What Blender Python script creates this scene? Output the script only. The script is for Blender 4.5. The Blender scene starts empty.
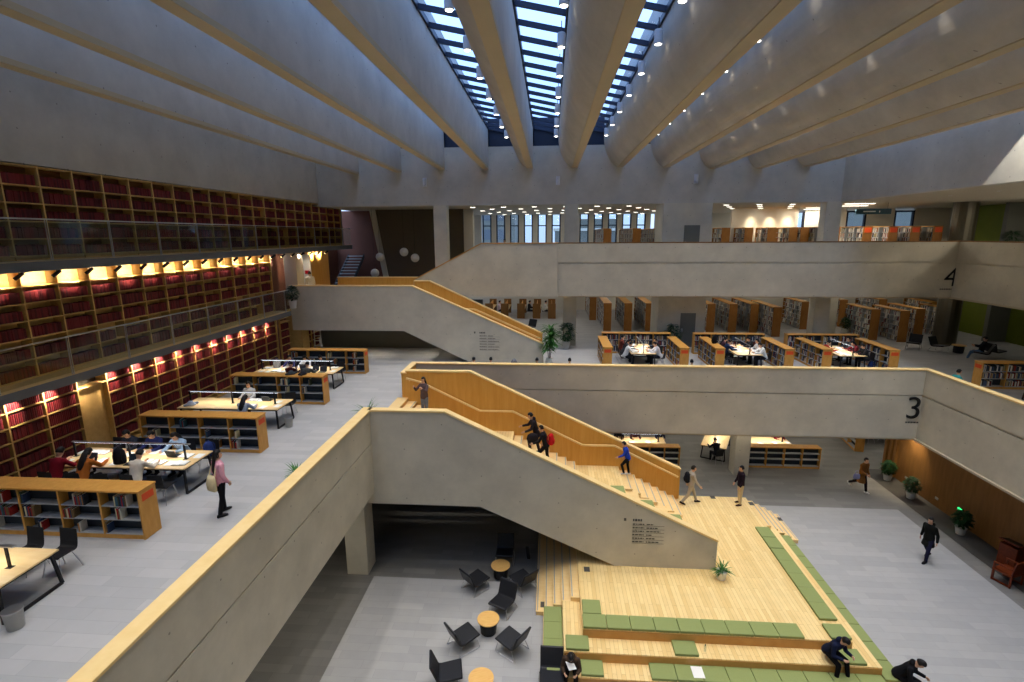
SKY = 3.3; EXPO = 0.0
P_SKYLAMP = 415; P_BOOKSPOT = 200; P_LOWSPOT = 120; P_TABLE = 14; P_L4 = 5; P_L3 = 4; P_L2 = 12; P_WALLW = 420; P_SOFF = 70; P_FLOOD = 1500
GLOBES = ((-11.74,34,9.54),(-11.33,34,10.6),(-9.68,34,10.92),(-8.95,34,10.53))
import bpy, bmesh, math, random
from math import sin, cos, pi, radians, sqrt
from mathutils import Vector, Matrix
RND = random.Random(7)
SC = bpy.context.scene
COL = SC.collection
ORD = ['first','second','third','fourth','fifth','sixth','seventh','eighth','ninth','tenth','eleventh','twelfth','thirteenth','fourteenth','fifteenth','sixteenth','seventeenth','eighteenth','nineteenth','twentieth','twenty-first','twenty-second','twenty-third','twenty-fourth','twenty-fifth','twenty-sixth']
Z3, Z4 = 5.2, 10.4
XL, YF, XR = -14.15, 31.5, 16.5          # bookcase plane, far wall plane, upper right wall plane

# ------------------------------------------------------------------ materials
def mk(name):
    m = bpy.data.materials.new(name); m.use_nodes = True
    nt = m.node_tree; b = nt.nodes['Principled BSDF']
    return m, nt, b
def lin(c):
    return tuple(((x/255)/12.92 if x/255 <= .04045 else ((x/255+.055)/1.055)**2.4) for x in c) + (1,)
def plain(name, c, rough=.6, metal=0, var=.12, scale=6, spec=.3):
    m, nt, b = mk(name)
    n = nt.nodes.new('ShaderNodeTexNoise'); n.inputs['Scale'].default_value = scale; n.inputs['Detail'].default_value = 4
    t = nt.nodes.new('ShaderNodeTexCoord'); nt.links.new(t.outputs['Object'], n.inputs['Vector'])
    mx = nt.nodes.new('ShaderNodeMix'); mx.data_type = 'RGBA'
    l = lin(c)
    mx.inputs[6].default_value = tuple(max(0, v*(1-var)) for v in l[:3]) + (1,)
    mx.inputs[7].default_value = tuple(min(1, v*(1+var)) for v in l[:3]) + (1,)
    nt.links.new(n.outputs['Fac'], mx.inputs[0]); nt.links.new(mx.outputs[2], b.inputs['Base Color'])
    b.inputs['Roughness'].default_value = rough; b.inputs['Metallic'].default_value = metal
    b.inputs['Specular IOR Level'].default_value = spec
    return m
def wood(name, c1, c2, stretch=(1, 1, 12), scale=2.0, rough=.45):
    m, nt, b = mk(name)
    t = nt.nodes.new('ShaderNodeTexCoord'); mp = nt.nodes.new('ShaderNodeMapping')
    mp.inputs['Scale'].default_value = stretch
    n = nt.nodes.new('ShaderNodeTexNoise'); n.inputs['Scale'].default_value = scale; n.inputs['Detail'].default_value = 6; n.inputs['Roughness'].default_value = .6
    cr = nt.nodes.new('ShaderNodeValToRGB'); cr.color_ramp.elements[0].position = .3; cr.color_ramp.elements[1].position = .7
    cr.color_ramp.elements[0].color = lin(c1); cr.color_ramp.elements[1].color = lin(c2)
    nt.links.new(t.outputs['Object'], mp.inputs[0]); nt.links.new(mp.outputs[0], n.inputs['Vector'])
    nt.links.new(n.outputs['Fac'], cr.inputs[0]); nt.links.new(cr.outputs[0], b.inputs['Base Color'])
    b.inputs['Roughness'].default_value = rough; b.inputs['Specular IOR Level'].default_value = .3
    return m
def planks(name, c1, c2, mortar, w=1.4, h=.11, rot=0, ms=.004, rough=.4, noise=.15):
    m, nt, b = mk(name)
    t = nt.nodes.new('ShaderNodeTexCoord'); mp = nt.nodes.new('ShaderNodeMapping'); mp.inputs['Rotation'].default_value = (0, 0, rot)
    br = nt.nodes.new('ShaderNodeTexBrick'); br.inputs['Scale'].default_value = 1
    br.inputs['Brick Width'].default_value = w; br.inputs['Row Height'].default_value = h; br.inputs['Mortar Size'].default_value = ms
    br.inputs['Color1'].default_value = lin(c1); br.inputs['Color2'].default_value = lin(c2); br.inputs['Mortar'].default_value = lin(mortar)
    br.offset = .37; br.inputs['Bias'].default_value = 0
    n = nt.nodes.new('ShaderNodeTexNoise'); n.inputs['Scale'].default_value = 3; n.inputs['Detail'].default_value = 5
    mr = nt.nodes.new('ShaderNodeMapRange'); mr.inputs[3].default_value = 1-noise; mr.inputs[4].default_value = 1+noise
    mu = nt.nodes.new('ShaderNodeMix'); mu.data_type = 'RGBA'; mu.blend_type = 'MULTIPLY'; mu.inputs[0].default_value = 1
    cb = nt.nodes.new('ShaderNodeCombineColor')
    nt.links.new(t.outputs['Object'], mp.inputs[0]); nt.links.new(mp.outputs[0], br.inputs['Vector']); nt.links.new(t.outputs['Object'], n.inputs['Vector'])
    nt.links.new(n.outputs['Fac'], mr.inputs[0])
    for i in range(3): nt.links.new(mr.outputs[0], cb.inputs[i])
    nt.links.new(br.outputs['Color'], mu.inputs[6]); nt.links.new(cb.outputs[0], mu.inputs[7]); nt.links.new(mu.outputs[2], b.inputs['Base Color'])
    b.inputs['Roughness'].default_value = rough; b.inputs['Specular IOR Level'].default_value = .3
    return m
def concrete(name, c, dots=True, rough=.6, var=.14):
    """fair-faced concrete: cloudy grey with a grid of small tie holes"""
    m, nt, b = mk(name)
    N = nt.nodes.new; L = nt.links.new
    g = N('ShaderNodeNewGeometry')
    n1 = N('ShaderNodeTexNoise'); n1.inputs['Scale'].default_value = .7; n1.inputs['Detail'].default_value = 8; n1.inputs['Roughness'].default_value = .65
    L(g.outputs['Position'], n1.inputs['Vector'])
    mr = N('ShaderNodeMapRange'); mr.inputs[1].default_value = .3; mr.inputs[2].default_value = .7; mr.inputs[3].default_value = 1-var; mr.inputs[4].default_value = 1+var
    L(n1.outputs['Fac'], mr.inputs[0])
    fac = mr.outputs[0]
    if dots:
        sp = N('ShaderNodeSeparateXYZ'); L(g.outputs['Position'], sp.inputs[0])
        def M(op, a, bb=None, c3=None):
            q = N('ShaderNodeMath'); q.operation = op
            for i, v in enumerate((a, bb, c3)):
                if v is None: continue
                if isinstance(v, (int, float)): q.inputs[i].default_value = v
                else: L(v, q.inputs[i])
            return q.outputs[0]
        u = M('ADD', sp.outputs[0], sp.outputs[1])
        fu = M('SUBTRACT', M('FRACT', M('DIVIDE', u, 1.3)), .5); fv = M('SUBTRACT', M('FRACT', M('DIVIDE', sp.outputs[2], .9)), .5)
        d = M('SQRT', M('ADD', M('POWER', M('MULTIPLY', fu, 1.3), 2), M('POWER', M('MULTIPLY', fv, .9), 2)))
        hole = M('LESS_THAN', d, .022)
        fac = M('MULTIPLY', fac, M('SUBTRACT', 1, M('MULTIPLY', hole, .45)))
    cb = N('ShaderNodeCombineColor')
    for i in range(3): L(fac, cb.inputs[i])
    mu = N('ShaderNodeMix'); mu.data_type = 'RGBA'; mu.blend_type = 'MULTIPLY'; mu.inputs[0].default_value = 1
    mu.inputs[6].default_value = lin(c); L(cb.outputs[0], mu.inputs[7]); L(mu.outputs[2], b.inputs['Base Color'])
    b.inputs['Roughness'].default_value = rough; b.inputs['Specular IOR Level'].default_value = .2
    return m
def glow(name, c, s):
    m, nt, b = mk(name)
    b.inputs['Base Color'].default_value = lin(c); b.inputs['Emission Color'].default_value = lin(c); b.inputs['Emission Strength'].default_value = s
    return m
def glassy(name, tint=(225, 235, 235), mixf=.1, rough=.03):
    m, nt, b = mk(name); nt.nodes.remove(b)
    tr = nt.nodes.new('ShaderNodeBsdfTransparent'); tr.inputs[0].default_value = lin(tint)
    gl = nt.nodes.new('ShaderNodeBsdfGlossy'); gl.inputs['Roughness'].default_value = rough
    mx = nt.nodes.new('ShaderNodeMixShader'); mx.inputs[0].default_value = mixf
    nt.links.new(tr.outputs[0], mx.inputs[1]); nt.links.new(gl.outputs[0], mx.inputs[2])
    nt.links.new(mx.outputs[0], nt.nodes['Material Output'].inputs[0])
    return m

M = dict(
    conc=concrete('fair_faced_concrete', (200, 193, 175)),
    concup=concrete('upper_wall_concrete', (190, 185, 174)),
    vault=concrete('vault_concrete', (186, 181, 172), dots=True, rough=.72),
    beam=plain('beam_soffit_plaster', (190, 174, 142), .6, var=.08, scale=1),
    soffit=plain('beige_plaster', (190, 176, 150), .7, var=.05, scale=1),
    white=plain('white_plaster', (205, 200, 186), .7, var=.04, scale=1),
    ceil=plain('ceiling_plaster', (188, 180, 162), .8, var=.04, scale=1),
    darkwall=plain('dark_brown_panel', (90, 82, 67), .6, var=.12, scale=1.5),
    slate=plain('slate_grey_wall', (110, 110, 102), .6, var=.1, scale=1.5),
    redwall=plain('red_brown_plaster', (112, 70, 56), .7, var=.1, scale=1.5),
    clad=plain('bronze_column_cladding', (92, 86, 72), .3, .5, .1),
    green=plain('olive_green_panel', (108, 120, 34), .6, var=.15, scale=2),
    cap=wood('pale_wood_cap', (240, 206, 138), (248, 218, 156), (1, 1, 1), 3, .4),
    oak=wood('honey_wood_panel', (212, 154, 66), (224, 170, 84), (5, 5, .4), 2, .45),
    oakdark=wood('brown_wood_wall', (122, 84, 40), (140, 98, 50), (4, 4, .5), 2, .5),
    case=wood('bookcase_wood', (200, 160, 92), (214, 176, 110), (2, 2, 2), 4, .5),
    stackwood=wood('brown_stack_wood', (150, 98, 42), (166, 114, 56), (3, 3, 1), 3, .45),
    caseshade=wood('shaded_bookcase_back', (120, 84, 44), (134, 96, 54), (2, 2, 2), 4, .6),  # recess shade put into the wood colour of the back panels
    shelfwood=wood('low_shelf_wood', (196, 140, 62), (212, 158, 80), (3, 3, 1), 3, .45),
    redwood=wood('red_brown_timber', (92, 38, 18), (122, 54, 26), (3, 3, 3), 4, .3),
    deck=planks('platform_planks', (242, 214, 152), (230, 196, 130), (176, 136, 80), 1.5, .12, pi/2, .003, .35, .1),
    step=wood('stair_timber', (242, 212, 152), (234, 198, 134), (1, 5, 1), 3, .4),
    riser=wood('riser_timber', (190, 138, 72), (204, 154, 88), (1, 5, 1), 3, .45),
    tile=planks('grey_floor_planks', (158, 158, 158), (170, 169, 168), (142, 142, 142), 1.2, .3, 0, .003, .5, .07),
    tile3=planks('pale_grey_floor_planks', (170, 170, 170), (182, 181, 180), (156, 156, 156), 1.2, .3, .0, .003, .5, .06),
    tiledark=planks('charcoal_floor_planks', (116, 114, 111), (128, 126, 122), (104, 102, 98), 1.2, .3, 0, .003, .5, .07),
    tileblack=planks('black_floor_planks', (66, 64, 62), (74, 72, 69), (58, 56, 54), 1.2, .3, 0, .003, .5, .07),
    slab=plain('grey_fascia_paint', (92, 96, 102), .6, var=.06),
    walk=plain('lit_tan_walkway_floor', (190, 160, 112), .6, var=.1),  # light on the walkway is put into the colour as a brighter tan
    steel=plain('dark_steel', (44, 44, 48), .4, .6, .1), chrome=plain('brushed_steel', (190, 190, 192), .28, .9, .05),
    shelfmetal=plain('grey_metal_shelf', (176, 178, 180), .4, .2, .05), bluedark=plain('dark_blue_back', (44, 52, 62), .6, 0, .1),
    black=plain('black_leather', (34, 35, 39), .42, 0, .2, 20), blackpl=plain('black_plastic', (26, 26, 29), .5, 0, .1),
    cushion=plain('olive_cushion', (142, 152, 96), .85, 0, .08, 30, .1),
    red=plain('dark_red_buckram', (112, 30, 36), .6, 0, .3, 5), red2=plain('maroon_buckram', (82, 22, 30), .6, 0, .3, 5),
    paper=plain('white_paper', (236, 236, 232), .7, 0, .03), tabletop=wood('table_top_birch', (232, 196, 136), (240, 208, 152), (1, 4, 1), 3, .4),
    roundtop=wood('round_table_wood', (224, 172, 96), (236, 190, 116), (1, 4, 1), 4, .35),
    orange=plain('orange_red_label', (226, 84, 34), .5, 0, .05), ink=plain('black_lettering', (24, 24, 24), .5, 0, .05),
    ink2=plain('grey_lettering', (84, 81, 75), .6, 0, .05),
    leaf=plain('green_leaf', (58, 112, 44), .45, 0, .35, 9), leafd=plain('dark_green_leaf', (30, 66, 34), .45, 0, .35, 9),
    pot=plain('white_ceramic', (222, 220, 212), .35, 0, .03), soil=plain('potting_soil', (58, 44, 32), .9, 0, .3, 30),
    skin=plain('skin', (214, 168, 138), .55, 0, .06), eye=plain('dark_eye', (28, 20, 18), .25), lip=plain('lip', (172, 96, 88), .5),
    hair=plain('black_hair', (24, 20, 19), .5, 0, .3, 30), hairb=plain('brown_hair', (58, 36, 24), .5, 0, .3, 30),
    navyframe=plain('blue_black_window_frame', (34, 38, 52), .4, .3, .1), skybar=plain('skylight_bar_paint', (44, 50, 66), .5, .2, .1),
    pane=glassy('clear_glass', (236, 242, 246), .06), rail=glassy('railing_glass', (238, 243, 240), .045, .05),
    skypane=glassy('skylight_glass', (225, 236, 250), .05),
    lampwhite=plain('white_lamp_housing', (214, 216, 222), .4, 0, .03),
    lampglow=glow('lamp_glow', (255, 246, 228), 9), tubeglow=glow('led_tube', (232, 242, 255), 6), warmglow=glow('warm_lamp_glow', (255, 214, 150), 14),
    exitglow=glow('exit_green', (50, 255, 130), 2.2), globe=plain('opal_globe', (226, 222, 210), .4, 0, .03),
    bin=plain('grey_bin', (172, 172, 168), .45, .3, .08),
)
CLOTH = {}
def cloth(c):
    if c not in CLOTH: CLOTH[c] = plain('fabric_%d' % len(CLOTH), c, .85, 0, .18, 14, .1)
    return CLOTH[c]

# ------------------------------------------------------------------ mesh builder
class MB:
    def __init__(s): s.v = []; s.f = []; s.m = []; s.mi = 0
    def add(s, vs, fs):
        o = len(s.v); s.v += [tuple(p) for p in vs]
        for f in fs: s.f.append(tuple(o+i for i in f)); s.m.append(s.mi)
        return s
    def box(s, x0, x1, y0, y1, z0, z1):
        if x0 > x1: x0, x1 = x1, x0
        if y0 > y1: y0, y1 = y1, y0
        if z0 > z1: z0, z1 = z1, z0
        return s.add([(x0,y0,z0),(x1,y0,z0),(x1,y1,z0),(x0,y1,z0),(x0,y0,z1),(x1,y0,z1),(x1,y1,z1),(x0,y1,z1)],
              [(0,3,2,1),(4,5,6,7),(0,1,5,4),(1,2,6,5),(2,3,7,6),(3,0,4,7)])
    def bar(s, p0, p1, w, h, up=(0,0,1)):
        p0, p1 = Vector(p0), Vector(p1); d = (p1-p0).normalized(); up = Vector(up)
        if abs(d.dot(up)) > .98: up = Vector((0,1,0))
        a = d.cross(up).normalized()*(w/2); b = a.cross(d).normalized()*(h/2)
        q = [p+i*a+j*b for p in (p0,p1) for i, j in ((-1,-1),(1,-1),(1,1),(-1,1))]
        return s.add(q, [(0,1,2,3),(7,6,5,4),(0,4,5,1),(1,5,6,2),(2,6,7,3),(3,7,4,0)])
    def prism(s, poly, ax, a, b):
        """poly of 2-D points in the plane across axis ax ('x': (y,z), 'y': (x,z), 'z': (x,y)), from a to b"""
        def P(p, t): return (t,p[0],p[1]) if ax == 'x' else (p[0],t,p[1]) if ax == 'y' else (p[0],p[1],t)
        n = len(poly)
        return s.add([P(p,a) for p in poly]+[P(p,b) for p in poly],
              [tuple(range(n)), tuple(range(2*n-1,n-1,-1))]+[(i,i+n,(i+1)%n+n,(i+1)%n) for i in range(n)])
    def cyl(s, p0, p1, r0, r1=None, n=12):
        r1 = r0 if r1 is None else r1
        p0, p1 = Vector(p0), Vector(p1); d = (p1-p0).normalized()
        u = d.orthogonal().normalized(); w = d.cross(u)
        q = [p+(u*cos(2*pi*i/n)+w*sin(2*pi*i/n))*r for p, r in ((p0,r0),(p1,r1)) for i in range(n)]
        return s.add(q, [tuple(range(n-1,-1,-1)), tuple(range(n,2*n))]+[(i,(i+1)%n,(i+1)%n+n,i+n) for i in range(n)])
    def tube(s, pts, r, n=8):
        for a, b in zip(pts, pts[1:]): s.cyl(a, b, r, r, n)
        for p in pts[1:-1]: s.ball(p, (r,r,r), n, 4)
        return s
    def ball(s, c, r, n=12, k=8):
        vs = [(c[0],c[1],c[2]-r[2])]
        for j in range(1,k):
            t = pi*j/k
            for i in range(n): vs.append((c[0]+r[0]*sin(t)*cos(2*pi*i/n), c[1]+r[1]*sin(t)*sin(2*pi*i/n), c[2]-r[2]*cos(t)))
        vs.append((c[0],c[1],c[2]+r[2])); L = len(vs)-1
        fs = [(0,1+(i+1)%n,1+i) for i in range(n)]
        for j in range(k-2):
            for i in range(n):
                a = 1+j*n+i; b = 1+j*n+(i+1)%n; fs.append((a,b,b+n,a+n))
        fs += [(L,1+(k-2)*n+i,1+(k-2)*n+(i+1)%n) for i in range(n)]
        return s.add(vs, fs)
    def lathe(s, prof, n=20, c=(0,0)):
        vs = []; fs = []
        for r, z in prof:
            for i in range(n): vs.append((c[0]+r*cos(2*pi*i/n), c[1]+r*sin(2*pi*i/n), z))
        for j in range(len(prof)-1):
            for i in range(n): a = j*n+i; b = j*n+(i+1)%n; fs.append((a,b,b+n,a+n))
        fs.append(tuple(range(n-1,-1,-1))); fs.append(tuple(range((len(prof)-1)*n, len(prof)*n)))
        return s.add(vs, fs)
    def loft(s, rings, n=14):
        """rings: (centre, a-vector, b-vector) ellipses, capped"""
        vs = []; fs = []
        for c, a, b in rings:
            c, a, b = Vector(c), Vector(a), Vector(b)
            for i in range(n): vs.append(c+a*cos(2*pi*i/n)+b*sin(2*pi*i/n))
        for j in range(len(rings)-1):
            for i in range(n): p = j*n+i; q = j*n+(i+1)%n; fs.append((p,q,q+n,p+n))
        fs.append(tuple(range(n-1,-1,-1))); fs.append(tuple(range((len(rings)-1)*n, len(rings)*n)))
        return s.add(vs, fs)
    def mesh(s, name, mats, smooth=False):
        me = bpy.data.meshes.new(name); me.from_pydata(s.v, [], s.f)
        for m in (mats if isinstance(mats, (list, tuple)) else [mats]): me.materials.append(m)
        if any(s.m): me.polygons.foreach_set('material_index', s.m)
        bm = bmesh.new(); bm.from_mesh(me); bmesh.ops.recalc_face_normals(bm, faces=bm.faces); bm.to_mesh(me); bm.free()
        if smooth: me.polygons.foreach_set('use_smooth', [True]*len(me.polygons))
        me.update(); return me
    def build(s, name, mats, parent=None, smooth=False, bevel=0, loc=None, seg=2):
        o = bpy.data.objects.new(name, s.mesh(name, mats, smooth)); COL.objects.link(o)
        if parent is not None: o.parent = parent
        if loc is not None: o.location = loc
        if bevel:
            b = o.modifiers.new('edge', 'BEVEL'); b.width = bevel; b.segments = seg; b.limit_method = 'ANGLE'; b.angle_limit = radians(40)
        return o
def tag(o, label=None, cat=None, group=None, kind=None):
    if label: o['label'] = label
    if cat: o['category'] = cat
    if group: o['group'] = group
    if kind: o['kind'] = kind
    return o
def empty(name, loc=(0,0,0), rz=0, label=None, cat=None, group=None):
    o = bpy.data.objects.new(name, None); COL.objects.link(o); o.location = loc; o.rotation_euler = (0,0,rz); o.empty_display_size = .1
    return tag(o, label, cat, group)
KIDS = {}
def kids(o):
    return list(o.children)
def copy_tree(o, loc=None, rz=None, label=None, group=None, parent=None):
    c = o.copy(); COL.objects.link(c)
    if parent is not None: c.parent = parent
    if loc is not None: c.location = loc
    if rz is not None: c.rotation_euler = (0,0,rz)
    if label: c['label'] = label
    if group: c['group'] = group
    for ch in kids(o): copy_tree(ch, parent=c)
    return c
class Proto:
    """first call returns the original, later calls copies of it with copies of its parts"""
    def __init__(s, o): s.o = o; s.used = False
    def __call__(s, loc, rz, label, group=None):
        if not s.used:
            s.used = True; o = s.o; o.location = loc; o.rotation_euler = (0,0,rz); o['label'] = label
            if group: o['group'] = group
            return o
        return copy_tree(s.o, loc, rz, label, group)
def struct(name, mb, mat, label=None, parent=None, bevel=0, smooth=False):
    o = mb.build(name, mat, parent, smooth, bevel)
    if parent is None: o['kind'] = 'structure'
    if label: o['label'] = label
    return o
def light(kind, name, loc, power, color=(1,1,1), parent=None, aim=None, size=.1, sx=None, sy=None, angle=90, blend=.5):
    d = bpy.data.lights.new(name, kind); d.energy = power; d.color = color
    if kind == 'SPOT': d.spot_size = radians(angle); d.spot_blend = blend; d.shadow_soft_size = size
    elif kind == 'POINT': d.shadow_soft_size = size
    elif kind == 'AREA':
        d.shape = 'RECTANGLE'; d.size = sx or size; d.size_y = sy or size
    o = bpy.data.objects.new(name, d); COL.objects.link(o); o.location = loc
    if aim is not None: o.rotation_euler = (Vector(aim)-Vector(loc)).to_track_quat('-Z', 'Y').to_euler()
    if parent is not None: o.parent = parent
    return o
# ------------------------------------------------------------------ people (meshes made first, while the scene is small)
def remesh(mb, name, voxel):
    me = mb.mesh(name+'_raw', [])
    o = bpy.data.objects.new(name+'_raw', me); COL.objects.link(o)
    m = o.modifiers.new('r', 'REMESH'); m.mode = 'VOXEL'; m.voxel_size = voxel; m.use_smooth_shade = True
    s = o.modifiers.new('s', 'SMOOTH'); s.factor = .5; s.iterations = 2
    dg = bpy.context.evaluated_depsgraph_get()
    out = bpy.data.meshes.new_from_object(o.evaluated_get(dg)); out.name = name
    bpy.data.objects.remove(o); bpy.data.meshes.remove(me)
    out.polygons.foreach_set('use_smooth', [True]*len(out.polygons))
    return out
def cap(mb, p0, p1, r0, r1, n=10):
    p0, p1 = Vector(p0), Vector(p1); d = (p1-p0).normalized(); u = d.orthogonal().normalized(); w = d.cross(u)
    rings = []
    for t in (-80,-50,-20,0): rings.append((p0+d*r0*sin(radians(t)), u*r0*cos(radians(t)), w*r0*cos(radians(t))))
    for t in (0,20,50,80): rings.append((p1+d*r1*sin(radians(t)), u*r1*cos(radians(t)), w*r1*cos(radians(t))))
    mb.loft(rings, n)
def joints(P):
    """forward kinematics; forward is +y, feet end on z = 0 (or pelvis at P['sit'])"""
    J = {}
    L = radians(P.get('lean',0)); roll = radians(P.get('roll',0))
    hip = Vector((0,0,0)); up = Vector((sin(roll),sin(L)*cos(roll),cos(L)*cos(roll))); fw = Vector((0,cos(L),-sin(L))); rt = fw.cross(up).normalized()
    J.update(hip=hip, up=up, fw=fw, rt=rt)
    for s, k in ((-1,'l'),(1,'r')):
        h, kn = P.get('hip_'+k,0), P.get('knee_'+k,0); sp = P.get('spread',4)
        H = rt*.09*s + Vector((0,0,-.02)); hx = radians(h); kx = radians(h-kn); sx = sin(radians(sp))*s
        d1 = Vector((sx, sin(hx), -cos(hx))).normalized(); d2 = Vector((sx*P.get('shin_in',.3), sin(kx), -cos(kx))).normalized()
        K = H+d1*.43; A = K+d2*.42
        fx = radians(P.get('foot_'+k, 0)); fd = Vector((s*.12, cos(fx), sin(fx))).normalized()
        J['H'+k], J['K'+k], J['A'+k], J['F'+k] = H, K, A, fd
        S = hip+up*.46+rt*.18*s
        a, ab, e, inn = (P.get(n+k, P.get(n+'b', v)) for n, v in (('sh_',5),('ab_',10),('el_',15),('in_',0)))
        u1 = Vector((sin(radians(ab))*s, sin(radians(a))*cos(radians(ab)), -cos(radians(a))*cos(radians(ab)))).normalized()
        f = radians(a+e); u2 = Vector((-inn*s + sin(radians(ab))*s*.5, sin(f), -cos(f))).normalized()
        E = S+u1*.28; Wr = E+u2*.245
        J['S'+k], J['E'+k], J['W'+k], J['D'+k] = S, E, Wr, u2
    hp, hy = radians(P.get('pitch',0)), radians(P.get('yaw',0))
    neck = hip+up*.53
    J['neck'] = neck
    hu = (up*.6+Vector((0,sin(hp)*.8,1))*.4).normalized()
    J['head'] = neck+hu*.17+Vector((0,.02,0))
    J['hf'] = Vector((sin(hy)*cos(hp),cos(hy)*cos(hp),-sin(hp))).normalized()
    low = min(J['Al'].z, J['Ar'].z)-.075
    if 'sit' in P: off = Vector((0,0,P['sit']+.10))
    else: off = Vector((0,0,-low))
    for k, v in list(J.items()):
        if k in ('hip','neck','head') or k[0] in 'HKASEW': J[k] = v+off
    return J
def torso_rings(J, g, bottom=-.10, coat=0, bulge=1):
    hip, up, fw, rt = J['hip'], J['up'], J['fw'], J['rt']
    prof = [(-.10,.155,.105),(0,.165,.115),(.12,.150,.105),(.22,.145,.10),(.35,.165,.112),(.44,.178,.108),(.50,.14,.085),(.545,.065,.06)]
    out = []
    if coat:
        for t, a, b in ((-coat,.215,.175),(-coat*.55,.20,.155)):
            out.append((hip+Vector((0,0,t)), rt*a, fw*b))
    for t, a, b in prof:
        if t < bottom: continue
        out.append((hip+up*t, rt*(a*bulge+g), fw*(b*bulge+g)))
    return out
def hand(mb, wrist, d, side, curl, fr=.0095):
    d = d.normalized(); n = Vector((-side,0,0)); n = (n-d*n.dot(d)).normalized(); s = d.cross(n).normalized()
    if s.y < 0: s = -s
    mb.loft([(wrist-d*.01,s*.026,n*.02),(wrist+d*.03,s*.036,n*.017),(wrist+d*.085,s*.041,n*.015),(wrist+d*.095,s*.036,n*.010)], 12)
    c = radians(curl)
    for o, l in ((-.031,.060),(-.011,.074),(.011,.080),(.031,.072)):
        b = wrist+d*.085+s*o; d1 = (d*cos(c*.5)+n*sin(c*.5)).normalized(); d2 = (d*cos(c*1.4)+n*sin(c*1.4)).normalized()
        m = b+d1*l*.52; cap(mb,b,m,fr,fr*.95,8); cap(mb,m,m+d2*l*.5,fr*.95,fr*.85,8)
    b = wrist+d*.025+s*.034; t1 = (d*.62+s*.6+n*.4).normalized(); t2 = (d*.85+s*.15+n*.5).normalized()
    cap(mb,b,b+t1*.04,.0115,.0105,8); cap(mb,b+t1*.04,b+t1*.04+t2*.032,.0105,.009,8)
def head_axes(J):
    f = J['hf']; r = f.cross(Vector((0,0,1))).normalized(); u = r.cross(f).normalized(); return r, f, u
def build_pose(P, voxel=.014):
    J = joints(P); out = {}
    b = MB()
    b.loft(torso_rings(J,0))
    b.loft([(J['neck']-J['up']*.05,J['rt']*.07,J['fw']*.06),(J['neck'],J['rt']*.054,J['fw']*.054),(J['head']-Vector((0,0,.05)),J['rt']*.05,J['fw']*.052)])
    r, f, u = head_axes(J); h = J['head']
    def hp(x,y,z): return h+r*x+f*y+u*z
    b.loft([(hp(0,.015,-.128),r*.022,f*.03),(hp(0,.018,-.11),r*.042,f*.06),(hp(0,.008,-.07),r*.062,f*.082),(hp(0,0,-.02),r*.072,f*.092),(hp(0,-.004,.03),r*.076,f*.096),(hp(0,-.008,.075),r*.066,f*.084),(hp(0,-.01,.105),r*.042,f*.055),(hp(0,-.01,.118),r*.012,f*.016)],16)
    cap(b,hp(0,.088,.005),hp(0,.112,-.034),.009,.014,8); b.ball(hp(0,.098,-.064),(.02,.012,.010),8,6); b.ball(hp(0,.09,-.10),(.022,.018,.014),8,6)
    for s in (-1,1):
        c = hp(.076*s,-.012,-.012); b.ball(c,(.014,.018,.03),8,6); b.ball(hp(.032*s,.082,.018),(.02,.014,.008),8,6)
    for s, k in ((-1,'l'),(1,'r')):
        cap(b,J['S'+k],J['E'+k],.050,.039); cap(b,J['E'+k],J['W'+k],.039,.027)
        cap(b,J['H'+k],J['K'+k],.082,.054); cap(b,J['K'+k],J['A'+k],.054,.036)
        cap(b,J['K'+k]+(J['A'+k]-J['K'+k])*.12-Vector((0,.008,0)),J['K'+k]+(J['A'+k]-J['K'+k])*.5-Vector((0,.012,0)),.05,.046)
        cap(b,J['A'+k]-J['F'+k]*.04+Vector((0,0,-.035)),J['A'+k]+J['F'+k]*.13+Vector((0,0,-.045)),.034,.028)
        hand(b,J['W'+k],J['D'+k],s,P.get('curl_'+k,P.get('curl',28)))
    out['body'] = remesh(b,'body',voxel)
    t = MB(); t.loft(torso_rings(J,.022,coat=P.get('coat',0)))
    for k in 'lr':
        e = J['E'+k]; w = J['W'+k]
        cap(t,J['S'+k],e,.068,.056); cap(t,e,e+(w-e)*P.get('sleeve',.92),.056,.044)
        cap(t,J['S'+k],J['neck']-J['up']*.06,.066,.05)
    t.loft([(J['neck']-J['up']*.05,J['rt']*.092,J['fw']*.085),(J['neck']+J['up']*.015,J['rt']*.072,J['fw']*.07),(J['neck']+J['up']*.03,J['rt']*.066,J['fw']*.064)])
    if P.get('hood'): t.ball(J['neck']-J['fw']*.075+J['up']*.02,(.11,.07,.08),12,8)
    out['jacket'] = remesh(t,'jacket',.016)
    q = MB(); q.loft(torso_rings(J,.010)[:3])
    for k in 'lr':
        cap(q,J['H'+k],J['K'+k],.098,.068); cap(q,J['K'+k],J['A'+k]+(J['K'+k]-J['A'+k])*.08,.068,.056)
    out['trousers'] = remesh(q,'trousers',.016)
    for k in 'lr':
        s = MB(); A, F = J['A'+k], J['F'+k]; sd = F.cross(Vector((0,0,1))).normalized(); uu = sd.cross(F).normalized()
        s.loft([(A-F*.075-uu*.04,sd*.022,uu*.025),(A-F*.06-uu*.03,sd*.04,uu*.042),(A-uu*.018,sd*.046,uu*.056),(A+F*.07-uu*.035,sd*.05,uu*.04),(A+F*.14-uu*.045,sd*.048,uu*.03),(A+F*.185-uu*.052,sd*.02,uu*.02)],12)
        out['shoe_'+k] = s.mesh('shoe',[],True)
    # hair
    hm = MB(); n, kk = 18, 12
    style = P.get('hair','short'); vs = []; fs = []
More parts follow.
